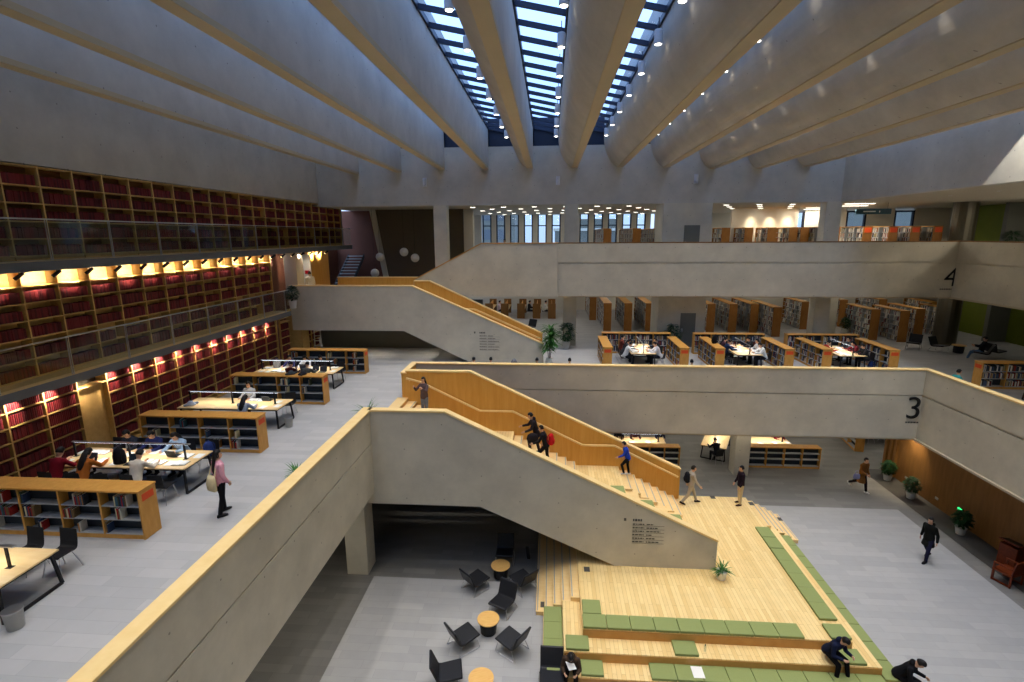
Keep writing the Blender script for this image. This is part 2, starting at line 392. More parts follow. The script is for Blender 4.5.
    for j in range(kk+1):
        t1 = pi*j/kk
        for i in range(n):
            x, y, z = sin(t1)*sin(2*pi*i/n), sin(t1)*cos(2*pi*i/n), cos(t1)
            face = max(0,min(1,(y-.15)/.3))*max(0,min(1,(.50-z)/.25))
            low = max(0,min(1,(-.30-z)/.25)) if style == 'short' else max(0,min(1,(-.55-z)/.3))
            k1 = 1.13*(1-max(face,low))+.80*max(face,low)
            vs.append(hp(x*.078*k1, -.006+y*.098*k1, .006+z*.118*k1))
    for j in range(kk):
        for i in range(n): a, c = j*n+i, j*n+(i+1)%n; fs.append((a,c,c+n,a+n))
    hm.add(vs,fs)
    if style == 'long':
        bk = -J['fw']
        hm.loft([(hp(0,-.05,.04),r*.07,f*.05),(hp(0,-.075,-.06),r*.085,f*.045),(J['neck']+bk*.10-J['up']*.06,r*.10,f*.035),(J['neck']+bk*.125-J['up']*.22,r*.085,f*.025),(J['neck']+bk*.12-J['up']*.30,r*.04,f*.012)],12)
    if style == 'pony':
        hm.ball(hp(0,-.11,.05),(.035,.035,.035),10,8); cap(hm,hp(0,-.12,.04),hp(0,-.15,-.08),.03,.015)
    if style == 'cap': pass
    out['hair'] = hm.mesh('hair',[],True)
    e = MB()
    e.ball(hp(.031,.090,.006),(.011,.006,.007),8,6); out['eye_r'] = e.mesh('eye',[],True)
    e = MB(); e.ball(hp(-.031,.090,.006),(.011,.006,.007),8,6); out['eye_l'] = e.mesh('eye',[],True)
    e = MB(); e.ball(hp(0,.108,-.066),(.021,.006,.006),10,6); out['mouth'] = e.mesh('mouth',[],True)
    e = MB()
    for s in (-1,1): cap(e,hp(.018*s,.093,.026),hp(.046*s,.084,.026),.004,.003,6)
    out['eyebrows'] = e.mesh('eyebrows',[],True)
    out['J'] = J
    return out
SEATED = dict(sit=.45, hip_l=84, hip_r=84, knee_l=86, knee_r=86, spread=5, shin_in=0)
POSES = dict(
    stand_bag=dict(hip_l=8,hip_r=-6,knee_l=4,knee_r=8,sh_b=-4,ab_b=12,el_b=34,in_b=.15,hair='long',yaw=10,curl=45),
    walk=dict(hip_l=24,hip_r=-16,knee_l=8,knee_r=22,foot_r=-18,sh_l=-22,sh_r=22,ab_b=9,el_b=18,lean=4),
    walk_coat=dict(hip_l=18,hip_r=-22,knee_l=10,knee_r=34,foot_r=-26,sh_l=-10,sh_r=20,ab_b=12,el_b=50,in_b=.3,lean=8,coat=.42,hair='short'),
    coat_man=dict(hip_l=16,hip_r=-14,knee_l=8,knee_r=20,foot_r=-14,sh_b=-14,ab_b=14,el_b=22,lean=3,coat=.30,hood=True),
    climb=dict(hip_l=42,hip_r=-4,knee_l=58,knee_r=6,sh_l=28,sh_r=-16,ab_b=12,el_b=40,lean=16,pitch=12),
    climb_bent=dict(hip_l=46,hip_r=-6,knee_l=54,knee_r=8,sh_b=26,ab_b=20,el_b=50,coat=.2,lean=18,pitch=22,hood=True),
    phone_up=dict(hip_l=2,hip_r=-2,sh_b=42,ab_b=22,el_b=92,in_b=.42,hair='long',pitch=2,curl=70),
    standing=dict(hip_l=3,hip_r=-3,knee_l=2,knee_r=2,sh_b=6,ab_b=11,el_b=22,in_b=.1,pitch=6),
    read=dict(SEATED,lean=22,sh_b=44,ab_b=16,el_b=56,in_b=.32,pitch=38),
    read_long=dict(SEATED,lean=26,sh_b=46,ab_b=18,el_b=54,in_b=.36,pitch=40,hair='long'),
    upright=dict(SEATED,lean=6,sh_b=30,ab_b=14,el_b=62,in_b=.3,pitch=14),
    upright_long=dict(SEATED,lean=8,sh_b=32,ab_b=14,el_b=60,in_b=.3,pitch=18,hair='long'),
    hunched=dict(sit=.14,hip_l=72,hip_r=76,knee_l=92,knee_r=94,spread=10,shin_in=0,lean=52,sh_b=40,ab_b=12,el_b=62,in_b=.40,pitch=62,curl=70,hood=True),
    hunched_out=dict(sit=.14,hip_l=78,hip_r=66,knee_l=60,knee_r=58,spread=8,shin_in=0,lean=40,sh_b=38,ab_b=12,el_b=60,in_b=.40,pitch=56,curl=70,hood=True),
    tier_sit=dict(sit=.37,hip_l=82,hip_r=76,knee_l=70,knee_r=78,spread=7,shin_in=0,lean=34,sh_b=8,ab_b=12,el_b=92,in_b=.42,pitch=54,curl=70,hood=True),
    lounge=dict(sit=.36,hip_l=82,hip_r=70,knee_l=66,knee_r=52,spread=6,lean=-12,sh_b=34,ab_b=12,el_b=66,in_b=.35,pitch=24),
)
SC0 = bpy.context.scene
PM = {k: build_pose(p, .012 if k in ('stand_bag','walk','walk_coat','coat_man','climb','phone_up','standing') else .015) for k, p in POSES.items()}
PERSON_USED = {}
def matobj(o, m):
    if not o.data.materials: o.data.materials.append(None)
    o.material_slots[0].link = 'OBJECT'; o.material_slots[0].material = m
def person(pose, loc, rz, h, top, legs, label, hair='hair', shoes=(40,38,40), group=None, jacket='jacket', sunk=0):
    p = PM[pose]; t = empty('person', loc, rz, label, 'person', group)
    s = h/1.72; t.scale = (s,s,s)
    def ch(n, key, m):
        o = bpy.data.objects.new(n, p[key]); COL.objects.link(o); o.parent = t; matobj(o, m); return o
    ch('body','body',M['skin']); ch(jacket,'jacket',cloth(top)); ch('trousers','trousers',cloth(legs))
    for k in 'lr': ch('shoe','shoe_'+k,cloth(shoes)); ch('eye','eye_'+k,M['eye'])
    ch('hair','hair',M[hair]); ch('mouth','mouth',M['lip']); ch('eyebrows','eyebrows',M[hair])
    return t, p['J'], s
# ------------------------------------------------------------------ camera and sky
cam = bpy.data.objects.new('camera', bpy.data.cameras.new('camera')); COL.objects.link(cam); SC.camera = cam
def cam_axes(p, y, r):
    F = Vector((-sin(y)*cos(p), cos(y)*cos(p), -sin(p))); rt = Vector((cos(y), sin(y), 0)); up = rt.cross(F)
    return rt*cos(r)+up*sin(r), up*cos(r)-rt*sin(r), F
_r, _u, _f = cam_axes(.203955, .0737425, -.00548987)
cam.matrix_world = Matrix(((_r.x,_u.x,-_f.x,0),(_r.y,_u.y,-_f.y,0),(_r.z,_u.z,-_f.z,12),(0,0,0,1)))
cam.data.sensor_width = 36; cam.data.lens = 513.11*36/1024; cam.data.clip_end = 300; cam.data.clip_start = .05
W = bpy.data.worlds.new('dusk_sky'); SC.world = W; W.use_nodes = True
_bg = W.node_tree.nodes['Background']; _bg.inputs[1].default_value = SKY
_wn = W.node_tree.nodes; _wl = W.node_tree.links
_tc = _wn.new('ShaderNodeTexCoord'); _sx = _wn.new('ShaderNodeSeparateXYZ'); _cr = _wn.new('ShaderNodeValToRGB')
_wl.new(_tc.outputs['Generated'], _sx.inputs[0]); _wl.new(_sx.outputs[2], _cr.inputs[0]); _wl.new(_cr.outputs[0], _bg.inputs[0])
_cr.color_ramp.elements[0].position = 0; _cr.color_ramp.elements[0].color = (.25, .33, .47, 1)
_cr.color_ramp.elements[1].position = .35; _cr.color_ramp.elements[1].color = (.45, .64, 1, 1)
SC.view_settings.view_transform = 'Standard'; SC.view_settings.look = 'None'; SC.view_settings.gamma = 1; SC.view_settings.exposure = EXPO
SC.view_settings.use_curve_mapping = False
SC.cycles.use_denoising = True; SC.cycles.max_bounces = 7; SC.cycles.diffuse_bounces = 4; SC.cycles.glossy_bounces = 3
SC.cycles.transparent_max_bounces = 12; SC.cycles.sample_clamp_indirect = 6; SC.cycles.caustics_reflective = False; SC.cycles.caustics_refractive = False

YN = 15.88                                 # near face of the lower stair
# ------------------------------------------------------------------ floors, slabs
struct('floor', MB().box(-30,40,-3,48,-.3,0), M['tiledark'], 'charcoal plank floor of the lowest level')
struct('floor', MB().box(-6.2,-.3,-3,15.95,0,.006).box(-.3,15.45,-3,21.9,0,.006), M['tile'], 'pale grey plank floor inlay around the seating platform')  # stops at the stair; the charcoal beyond is dark tile plus painted shade
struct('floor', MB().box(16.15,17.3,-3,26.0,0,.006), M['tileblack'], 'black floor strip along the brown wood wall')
def slab(name, polys, z0, z1, mat, label):
    mb = MB()
    for a in polys: mb.box(*a, z0, z1)
    return struct(name, mb, mat, label)
slab('floor', [(-30,-6.2,-3,48)], 3.35, Z3, M['tile3'], 'pale grey plank floor of the left reading hall')
slab('floor', [(-6.35,40,22.5,48),(16.2,40,-3,22.5)], 3.3, Z3, M['tile3'], 'grey plank floor behind the numeral 3 parapet')
slab('floor', [(-4.0,40,31.6,48),(22.35,40,-3,31.6),(-.2,22.35,30.2,31.6)], 8.55, Z4, M['tile3'], 'floor slab behind the numeral 4 parapet')
slab('ceiling', [(-14.5,40,32.2,48),(17,40,-3,32.2)], 13.76, 14.0, M['ceil'], 'beige ceiling over the top reading floor')
# ------------------------------------------------------------------ walls
struct('wall_near', MB().box(-30,40,-3.3,-3,-.3,19), M['conc'])
struct('wall_left', MB().box(XL-.4,XL,-3,YF,13.95,19), M['concup'], 'high grey concrete wall above the books')
struct('wall_left_rear', MB().box(XL-.7,XL-.42,-3,25.5,Z3,13.95).box(XL-.7,XL-.42,25.5,36,11.2,13.95), M['darkwall'])
mb = MB().box(XL-.4,XR,YF,YF+.5,13.76,17.05)
struct('wall_far', mb, M['concup'], 'grey concrete wall the roof beams end on')
struct('wall_right', MB().box(XR,XR+.4,-3,YF+.5,13.76,19), M['concup'], 'grey concrete wall above the right soffit')
struct('wall_far_rear', MB().box(-15,40,47.3,47.6,Z3,10.5).box(9.2,17.3,47.3,47.6,10.5,14).box(-15,-6.2,47.3,47.6,10.5,14), M['white'])
struct('wall_outer_left', MB().box(-30.3,-30,-3,48,-.3,14), M['darkwall'])
struct('wall_outer_right', MB().box(36,36.3,-3,48,-.3,14), M['slate'])
struct('wall_ground_rear', MB().box(-30,40,47.3,47.6,-.3,5), M['white'])
# columns and the core block
for x0, x1, z0 in ((-7.05,-6.25,Z3),(.85,1.65,Z3),(15.75,16.6,Z3)):
    struct('column', MB().box(x0,x1,YF,YF+.75,z0,13.76), M['conc'], None, None, .02)
struct('wall_core', MB().box(6.6,9.4,YF,YF+2.2,Z3,13.76), M['conc'], 'wide concrete pillar block with a grey door')
struct('column', MB().cyl((24.6,33.3,Z3),(24.6,33.3,13.76),.62,.62,20), M['clad'], 'thick round concrete column at the right', smooth=False)
struct('column', MB().box(18.9,19.7,36.4,37.2,Z3,8.6), M['conc'], None, None, .02)
struct('column', MB().box(-7.2,-6.42,16.0,16.8,0,3.0), M['conc'], 'square column under the long near parapet', None, .02)
struct('column', MB().box(9.38,10.1,24.85,25.6,0,3.3), M['conc'], 'square column behind the platform', None, .02)
struct('wall_rear_white', MB().box(11.8,20.9,41.2,41.5,Z3,8.55).box(12.9,17.3,38.6,38.9,Z4,13.76), M['white'])
struct('wall_rear_dark', MB().prism([(-12.15,13.76),(-6.0,13.76),(-6.0,Z3),(-11.3,Z3)],'y',36,36.3), M['darkwall'], 'dark brown wall with round lamps hanging before it')
struct('column', MB().box(-5.95,-5.3,35.9,36.5,Z4,13.76), M['white'], 'bright white pier left of the rear windows')
struct('trim_1', MB().prism([(-12.55,13.76),(-12.15,13.76),(-11.3,8.2),(-11.3,6)],'y',35.9,36.2), M['white'], 'slanted edge of the dark brown wall, lit bevel painted pale')  # white puts the light on the bevel into its colour
struct('wall_rear_red', MB().box(-15.8,-12.3,37.5,37.8,Z3,13.76), M['redwall'])
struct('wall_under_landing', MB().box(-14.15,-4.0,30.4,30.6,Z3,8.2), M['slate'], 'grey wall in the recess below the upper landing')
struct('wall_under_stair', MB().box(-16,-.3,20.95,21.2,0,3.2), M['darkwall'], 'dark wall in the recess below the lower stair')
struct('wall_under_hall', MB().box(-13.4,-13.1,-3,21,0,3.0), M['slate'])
struct('wall_brown', MB().box(17.3,17.5,-3,26.0,0,3.4), M['oakdark'], 'brown wood wall below the right parapet')
mb = MB()
for y in (25.1, 25.45, 25.8): mb.box(17.18,17.3,y,y+.16,0,3.3)
struct('trim_2', mb, M['oakdark'], 'upright wood fins at the end of the brown wall')
struct('wall_olive', MB().box(28.8,29.0,29.8,40,Z3,13.76).box(28.8,29,22,29.8,Z3,8.55), M['green'], 'olive green wall panel at the far right')
struct('wall_olive_return', MB().box(27.6,28.8,34.0,34.3,Z3,13.76), M['slate'])
struct('wall_recess_red', MB().box(-15.9,-15.7,25.45,37.5,Z3,11.2).box(-15.7,-14.2,25.45,25.62,Z3,11.2), M['redwall'], 'red brown wall of the opening beside the bookcases')
struct('column', MB().box(-14.6,-13.75,27.2,28.0,Z3,8.0), M['case'], 'wood clad pier at the foot of the upper landing')
struct('wall_panel', MB().box(-14.35,-14.15,29.6,32.3,8.2,11.2), M['oak'], 'honey wood panel behind the upper landing')
struct('column', MB().box(-14.6,-13.9,27.5,28.3,8.2,11.2), M['soffit'], 'pale pier by the white sign post')
# doors in the core block
d = struct('door_1', MB().box(7.95,8.85,YF-.04,YF+.02,Z3,7.3), M['slate'], 'grey door in the concrete block on the numeral 3 level')
MB().box(8.0,8.1,YF-.1,YF-.04,6.15,6.35).build('door_handle', M['chrome'], d)
d = struct('door_2', MB().box(7.85,8.75,YF-.04,YF+.02,Z4,12.5), M['slate'], 'grey door in the concrete block on the top level')
MB().box(7.9,8.0,YF-.1,YF-.04,11.35,11.55).build('door_handle', M['chrome'], d)

# ------------------------------------------------------------------ roof: scoop-shaped vaults, skylights
PITCH = 2.61; BZ = 15.84
def bx(k): return -1.22+PITCH*(k-4)
for k in range(-1, 12):
    xl, xr = bx(k)-.17, bx(k)+.17; xt = xl-.80
    if xl > XR: break
    BZ = {0: 15.63, 1: 15.71, 7: 15.78, 8: 15.66, 9: 15.64, 10: 15.72}.get(k, 15.84)
    a70 = radians(72)
    curve = [(xt+.80*(1-cos(a70*t/14))/(1-cos(a70)), 17.55-(17.55-BZ)*sin(a70*t/14)/sin(a70)) for t in range(15)]
    poly = [(xr,BZ),(xr,18.6),(xt,18.6)]+curve[:-1]+[(xl,BZ)]
    x0 = max(XL, min(p[0] for p in poly))
    poly = [(max(XL,min(XR,p[0])),p[1]) for p in poly]
    if k >= 0: struct('ceiling', MB().prism(poly,'y',-3,YF+.02), [M['vault']], 'scooped concrete vault of the roof, %s from the left wall' % ORD[k])
    if k >= 0: struct('ceiling_beam', MB().box(max(XL,xl)-.004,min(XR,xr)+.004,-3,YF-.02,BZ-.03,BZ+.10), M['beam'], 'pale beam soffit of the roof, %s from the left wall' % ORD[k])
    if k < 11 and xr < XR-1:
        xa, xb = xr, min(XR, bx(k+1)-.17-.80)
        w = MB(); za, zb = 18.08, 17.76
        w.prism([(xa,za),(xb,zb),(xb,zb+.02),(xa,za+.02)],'y',-3,YF)
        sk = struct('window_%d' % (k+2), w, M['skypane'], 'skylight glass between two roof vaults, %s bay from the left' % ORD[k+1])
        bars = MB(); y = YF-.1
        while y > -3:
            bars.bar((xa-.02,y,za-.02),(xb+.02,y,zb-.02),.10,.14); y -= 1.25
        bars.bar((xa+.03,-3,za),(xa+.03,YF,za),.06,.16); bars.bar((xb-.03,-3,zb),(xb-.03,YF,zb),.06,.16)
        bars.build('window_frame', M['skybar'], sk)
        MB().box(xa-1.0,xb+1.2,YF+.05,YF+.3,17.0,18.6).build('clerestory_panel', M['skybar'], sk)
struct('ceiling', MB().box(XL-.4,XL+.6,-3,YF,18.3,18.7), M['vault'])
# hanging white cylinder downlights along the skylights
def make_cyl():
    t = empty('skylight_lamp', label='x', cat='lamp')
    MB().lathe([(.10,.0),(.115,.02),(.115,.34),(.10,.36)],18).build('lamp_housing', M['lampwhite'], t)
    MB().cyl((0,0,-.012),(0,0,.004),.085,.085,18).build('lamp_lens', M['lampglow'], t)
    MB().cyl((0,0,.35),(0,0,.66),.012,.012,8).build('lamp_stem', M['skybar'], t)
    light('SPOT', 'lamp_light', (0,0,-.05), P_SKYLAMP, (1,.915,.77), t, (0,0,-5), .07, angle=72, blend=1)
    return t
pc = Proto(make_cyl())
for k in range(0, 10):
    xb = bx(k+1)-.97
    for j in range(0, 11):
        y = 28.6-2.62*j
        if xb > XR: continue
        pc((xb-.16, y, 17.04), 0, 'white cylinder lamp under the %s skylight bay from the left, %s from the far wall' % (ORD[k+1], ORD[j]), 'white cylinder lamps under the skylights')

# ------------------------------------------------------------------ parapets with pale wood caps
def parapet(name, x0, x1, y0, y1, zb, zt, joint, axis, label, capmat, capw=.05, lip=None):
    """concrete parapet with one shadow joint; the face looks to the low side of the axis"""
    g = .025 if y0 < 25 and axis == 'x' else .045
    def prof(lo, hi):
        return [(lo,zb),(hi,zb),(hi,zt),(lo,zt),(lo,joint+g),(lo+.06,joint+g),(lo+.06,joint-g),(lo,joint-g)]
    mb = MB()
    if axis == 'x': mb.prism(prof(y0,y1),'x',x0,x1)
    else:
        p = prof(x0,x1)
        mb.prism(p,'y',y0,y1)
    o = struct(name, mb, M['conc'], label)
    MB().box(x0-capw,x1+capw,y0-capw,y1+capw,zt,zt+.06).build('wood_cap', capmat, o, bevel=.008)
    return o
parapet('wall_parapet_3', -6.05, 16.0, 22.3, 22.52, 3.2, 6.26, 5.15, 'x', 'grey parapet with a pale wood cap and the black numeral 3', M['cap'], .03)
parapet('wall_parapet_3_right', 16.0, 16.22, -3, 22.52, 3.2, 6.26, 5.15, 'y', 'grey right parapet with pale wood cap at the numeral 3 level', M['cap'], .03)
parapet('wall_parapet_4', .45, 22.15, 30.0, 30.22, 8.5, 11.5, 10.4, 'x', 'grey parapet carrying the black numeral 4', M['oakdark'], .01)
parapet('wall_parapet_4_right', 22.15, 22.37, -3, 30.22, 8.5, 11.5, 10.4, 'y', 'grey right parapet at the numeral 4 level', M['oakdark'], .01)
# pale lips under the parapets
struct('trim_3', MB().box(-4,16.0,22.34,22.7,3.12,3.2).box(15.9,16.3,-3,22.6,3.12,3.2), M['soffit'])
struct('trim_4', MB().box(.5,22.15,30.04,30.5,8.42,8.5).box(22.11,22.55,-3,30.2,8.42,8.5), M['soffit'])
# near parapet along the left hall; its face looks to +x
g = [(-6.22,3.35),(-5.95,3.35),(-5.95,5.12),(-5.98,5.12),(-5.98,5.17),(-5.95,5.17),(-5.95,6.26),(-6.22,6.26)]
o = struct('wall_parapet_near', MB().prism(g,'y',-3,16.12), M['conc'], 'long grey parapet with a pale wood cap along the left hall')
MB().box(-6.25,-5.91,-3,16.15,6.26,6.32).build('wood_cap', M['cap'], o, bevel=.008)
# link cap between the wood balustrade and the numeral 3 parapet
o = struct('wall_parapet_link', MB().box(-6.25,-6.05,20.65,22.52,3.2,6.26), M['oak'])
MB().box(-6.28,-6.02,20.62,22.55,6.26,6.32).build('wood_cap', M['cap'], o, bevel=.008)

# ------------------------------------------------------------------ numerals and wall texts
def numeral(txt, loc, size, label):
    c = bpy.data.curves.new('numeral', 'FONT'); c.body = txt; c.size = size; c.extrude = .02; c.materials.append(M['ink']); c.offset = -.008
    q = bpy.data.objects.new('numeral_raw', c); COL.objects.link(q)
    me = bpy.data.meshes.new_from_object(q.evaluated_get(bpy.context.evaluated_depsgraph_get())); bpy.data.objects.remove(q)
    o = bpy.data.objects.new('numeral', me); COL.objects.link(o); o.location = loc; o.rotation_euler = (pi/2,0,0)
    tag(o, label, 'numeral')
    return o
n3 = numeral('3', (15.36,22.275,4.12), 1.42, 'large black numeral 3 on the grey parapet at its right corner')
n4 = numeral('4', (21.63,29.975,9.10), 1.5, 'large black numeral 4 on the upper grey parapet at its right corner')
def dashes(mb, x, z, w, h, y, rnd):
    e = x+w
    while x < e:
        l = rnd.uniform(.03,.11); mb.box(x,min(e,x+l),y-.006,y,z,z+h); x += l+.022
def floor_text(name, x, z, w, rows, y, rh, label):
    r = random.Random(3); mb = MB()
    mb.box(x-.30,x-.22,y-.006,y,z,z+.10)
    dashes(mb, x, z, .30, .08, y, r)
    for i in range(rows):
        zz = z-rh*(i+1)
        dashes(mb, x, zz, .38, .04, y, r); dashes(mb, x+.46, zz, w*(r.uniform(.55,1))-.46, .035, y, r)
        mb.box(x,x+w,y-.004,y,zz-.04,zz-.032)
    return tag(mb.build(name, M['ink2']), label, 'wall text')
for (x, z, y, nm) in ((15.58,3.90,22.297,'black numeral 3 of the lower parapet'),(21.62,8.90,29.997,'black numeral 4 of the upper parapet')):
    mb = MB(); dashes(mb, x-.12, z, .62, .07, y, random.Random(5)); tag(mb.build('wall_lettering', M['ink2']), 'small line of lettering below the %s' % nm, 'wall text')
floor_text('floor_directory', 2.86, 2.58, 1.05, 6, YN-.001, .13, 'small grey directory text on the lower stair balustrade')
floor_text('floor_directory', -3.75, 6.80, 1.1, 6, 27.0, .15, 'small grey directory text on the upper stair balustrade')

# ------------------------------------------------------------------ rear windows of the top floor
for i in range(12):
    x = -6.1+1.245*i
    if x+.8 > 9.2: break
    f = MB(); y0, y1 = 47.25, 47.42
    for a in (x, x+.70): f.box(a,a+.11,y0,y1,10.5,13.9)
    for z in (10.5,12.75,13.8): f.box(x,x+.81,y0,y1,z,z+.09)
    w = struct('window_%d' % (20+i), f, M['navyframe'], 'tall rear window of the top floor, %s from the left' % ORD[i])
    MB().box(x+.1,x+.71,47.32,47.34,10.5,13.85).build('pane', M['pane'], w)
    struct('wall_pier', MB().box(x+.81,x+1.245,47.2,47.6,10.5,14), M['white'])
for i, x in enumerate((17.6, 22.0, 25.4)):
    f = MB()
    for a in (x,x+1.3): f.box(a,a+.12,41.0,41.2,Z4,13.6)
    f.box(x,x+1.42,41.0,41.2,13.5,13.62)
    w = struct('window_%d' % (40+i), f, M['navyframe'], 'blue framed rear window at the top right, %s from the left' % ORD[i])
    MB().box(x+.12,x+1.3,41.08,41.1,Z4,13.5).build('pane', M['pane'], w)
struct('wall_rear_right', MB().box(17.3,17.6,38.9,41.2,Z4,13.76).box(19.02,22.0,41.0,41.2,Z4,13.76).box(23.42,25.4,41,41.2,Z4,13.76).box(26.82,36,41,41.2,Z4,13.76), M['white'])
struct('wall_rear_right', MB().box(20.9,36,44,44.3,Z3,8.55), M['white'])

# pale city blocks beyond the rear windows
CITY = ((-14,95,16,26,'leftmost'),(8,110,14,19,'second from the left'),(30,100,18,30,'third from the left'),(52,92,14,22,'rightmost'))
for x, y, w_, h_, nm in CITY:
    t = empty('building',(x,y,-6),0,'pale city block beyond the rear windows, '+nm,'building','city blocks beyond the windows')
    MB().box(-w_/2,w_/2,-6,6,0,h_).box(-w_/2+1,w_/2-1,-5,5,h_,h_+2).build('wall', M['slate'], t)
    MB().box(-w_/2-.3,w_/2+.3,-6.3,6.3,h_-.3,h_+.2).build('roof_edge', M['white'], t)
    for i in range(int(h_//3.2)):
        MB().box(-w_/2+.8,w_/2-.8,-6.06,-5.9,1.2+3.2*i,2.9+3.2*i).build('window_band', M['slab'], t)
# ------------------------------------------------------------------ lower staircase
PZ = .87                                   # seating platform height
def balustrade(parent, name, poly, y0, y1, mats, cappts, capmat, bevel=.006):
    b = MB().prism(poly,'y',y0,y1).build(name, mats, parent)
    c = MB()
    for p, q in zip(cappts, cappts[1:]):
        dx = Vector((q[0]-p[0],0,q[1]-p[1])).normalized()*.02
        c.bar((p[0]-dx.x,(y0+y1)/2,p[1]+.03-dx.z),(q[0]+dx.x,(y0+y1)/2,q[1]+.03+dx.z), y1-y0+.05,.06)
    c.build('wood_cap', capmat, b)
    return b
st = empty('staircase', (0,0,0), 0, 'lower wooden staircase with a grey near balustrade rising left from the seating platform', 'staircase')
near_top = [(-6.0,6.26),(-3.42,6.26),(5.68,1.92)]
balustrade(st,'balustrade',[(-6.2,2.92),(-2.3,2.92),(2.3,PZ+.004),(5.68,PZ+.004),(5.68,1.92),(-3.42,6.26),(-6.2,6.26)],YN,YN+.24,[M['conc']],near_top,M['cap'])
far_top = [(-6.05,6.34),(-3.3,6.34),(5.6,2.2)]
fb = balustrade(st,'balustrade',[(-6.05,4.4),(-2.8,3.0),(1.4,1.6),(3.4,PZ+.004),(5.6,PZ+.004),(5.6,2.2),(-3.3,6.34),(-6.05,6.34)],20.65,20.85,[M['oak']],far_top,M['cap'])
fb['label'] = 'honey wood far balustrade with a handrail'
hr = [(-6.02,6.08),(-5.4,5.92),(-2.9,4.70),(-1.5,4.70),(1.45,3.26),(2.8,3.26),(5.5,1.92)]
mb = MB()
for p, q in zip(hr,hr[1:]): mb.bar((p[0],20.56,p[1]),(q[0],20.56,q[1]),.07,.07)
for x, z in ((-5.9,6.0),(-3.6,5.02),(-2.2,4.68),(0,3.94),(2.1,3.24),(4.2,2.55)): mb.cyl((x,20.66,z-.05),(x,20.57,z-.03),.012)
mb.build('handrail', M['cap'], st)
def steps(parent, x0, z0, n, run, rise, y0, y1, base=None):
    """n treads going down to +x below height z0"""
    for i in range(n):
        xa, z = x0+run*i, z0-rise*(i+1)
        b = (base if base is not None else z-rise-.12)
        s = MB(); s.box(xa,xa+run,y0,y1,max(b,PZ+.002) if base is None else b,z-.04)
        s.box(xa-.0,xa+run+.02,y0,y1,z-.04,z); s.mi = 1; s.box(xa+run-.055,xa+run-.02,y0+.04,y1-.04,z,z+.003); s.build('step', [M['step'],M['bin']], parent)
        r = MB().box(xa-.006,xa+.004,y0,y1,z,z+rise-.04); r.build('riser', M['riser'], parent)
MB().box(-6.45,-6.0,YN+.24,20.65,5.0,Z3+.004).build('step', M['step'], st)
steps(st,-6.0,5.2,8,.367,.1575,YN+.24,20.65)
MB().box(-3.07,-1.45,YN+.24,20.65,3.55,3.78).build('landing', M['deck'], st)
steps(st,-1.45,3.78,7,.37,.185,YN+.24,20.65)
MB().box(1.14,3.0,YN+.24,20.65,2.0,2.30).build('landing', M['deck'], st)
YT = 19.0
steps(st,3.0,2.30,7,.335,.179,YT,20.65)
for i in range(4):
    z = 2.30-.286*(i+1)
    MB().box(3.0+.55*i,3.0+.55*(i+1),YN+.24,YT,PZ+.002,z).build('seat_tier', M['step'], st)
MB().box(-6.2,-2.3,YN+.24,20.65,2.95,3.2).prism([(-2.4,2.95),(-2.4,3.4),(2.8,1.4),(2.8,PZ+.002),(2.4,PZ+.002)],'y',YN+.3,20.6).build('stair_soffit', M['slate'], st)

# ------------------------------------------------------------------ seating platform
pf = empty('seating_platform', (4.5,17,0), 0, 'wide pale wood seating platform with low tiers at the foot of the staircase', 'platform')
def P(mb, name, mat, bevel=.006):
    o = mb.build(name, mat, pf, bevel=bevel); o.location = (-4.5,-17,0); return o
T1, T2 = PZ/3, PZ*2/3
FY = 12.93                                 # front edge of the deck
P(MB().box(1.05,8.5,FY,20.95,.0,PZ),'deck',M['deck'],0)
P(MB().box(.5,9.0,FY-.55,FY,0,T2).box(8.5,9.0,FY,19.0,0,T2).box(.5,1.05,FY,14.4,0,T2),'tier',M['deck'],0)
P(MB().box(-.1,9.5,FY-1.1,FY-.55,0,T1).box(9.0,9.5,FY-.55,19.0,0,T1).box(-.1,.5,FY-.55,14.4,0,T1),'tier',M['deck'],0)
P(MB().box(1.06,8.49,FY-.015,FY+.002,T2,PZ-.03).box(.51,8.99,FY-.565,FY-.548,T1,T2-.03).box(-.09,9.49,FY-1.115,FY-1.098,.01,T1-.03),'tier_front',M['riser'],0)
for i in range(5):
    z = PZ*(i+1)/6; x = -.33+.276*i
    sm = MB().box(x,1.05,14.4,20.6,z-PZ/6,z-.035).box(x-.015,x+.29,14.4,20.6,z-.035,z); sm.mi = 1; sm.box(x+.02,x+.055,14.45,20.5,z,z+.003); P(sm,'step',[M['step'],M['bin']],0)
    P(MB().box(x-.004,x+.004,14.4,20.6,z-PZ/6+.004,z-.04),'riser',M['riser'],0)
    x = 8.5+.276*i; z = PZ*(5-i)/6
    sm = MB().box(x,x+.276,19.0,20.95,0,z-.035).box(x,x+.29,19.0,20.95,z-.035,z); sm.mi = 1; sm.box(x+.22,x+.255,19.05,20.9,z,z+.003); P(sm,'step',[M['step'],M['bin']],0)
mb = MB()
for x, y, z in ((1.25,15.5,PZ),(-.2,14.6,PZ/6),(7.0,20.75,PZ),(8.45,20.3,PZ),(9.7,20.4,PZ/6)): mb.box(x,x+.2,y,y+.26,z,z+.004)
P(mb,'step_sticker',M['ink2'],0)

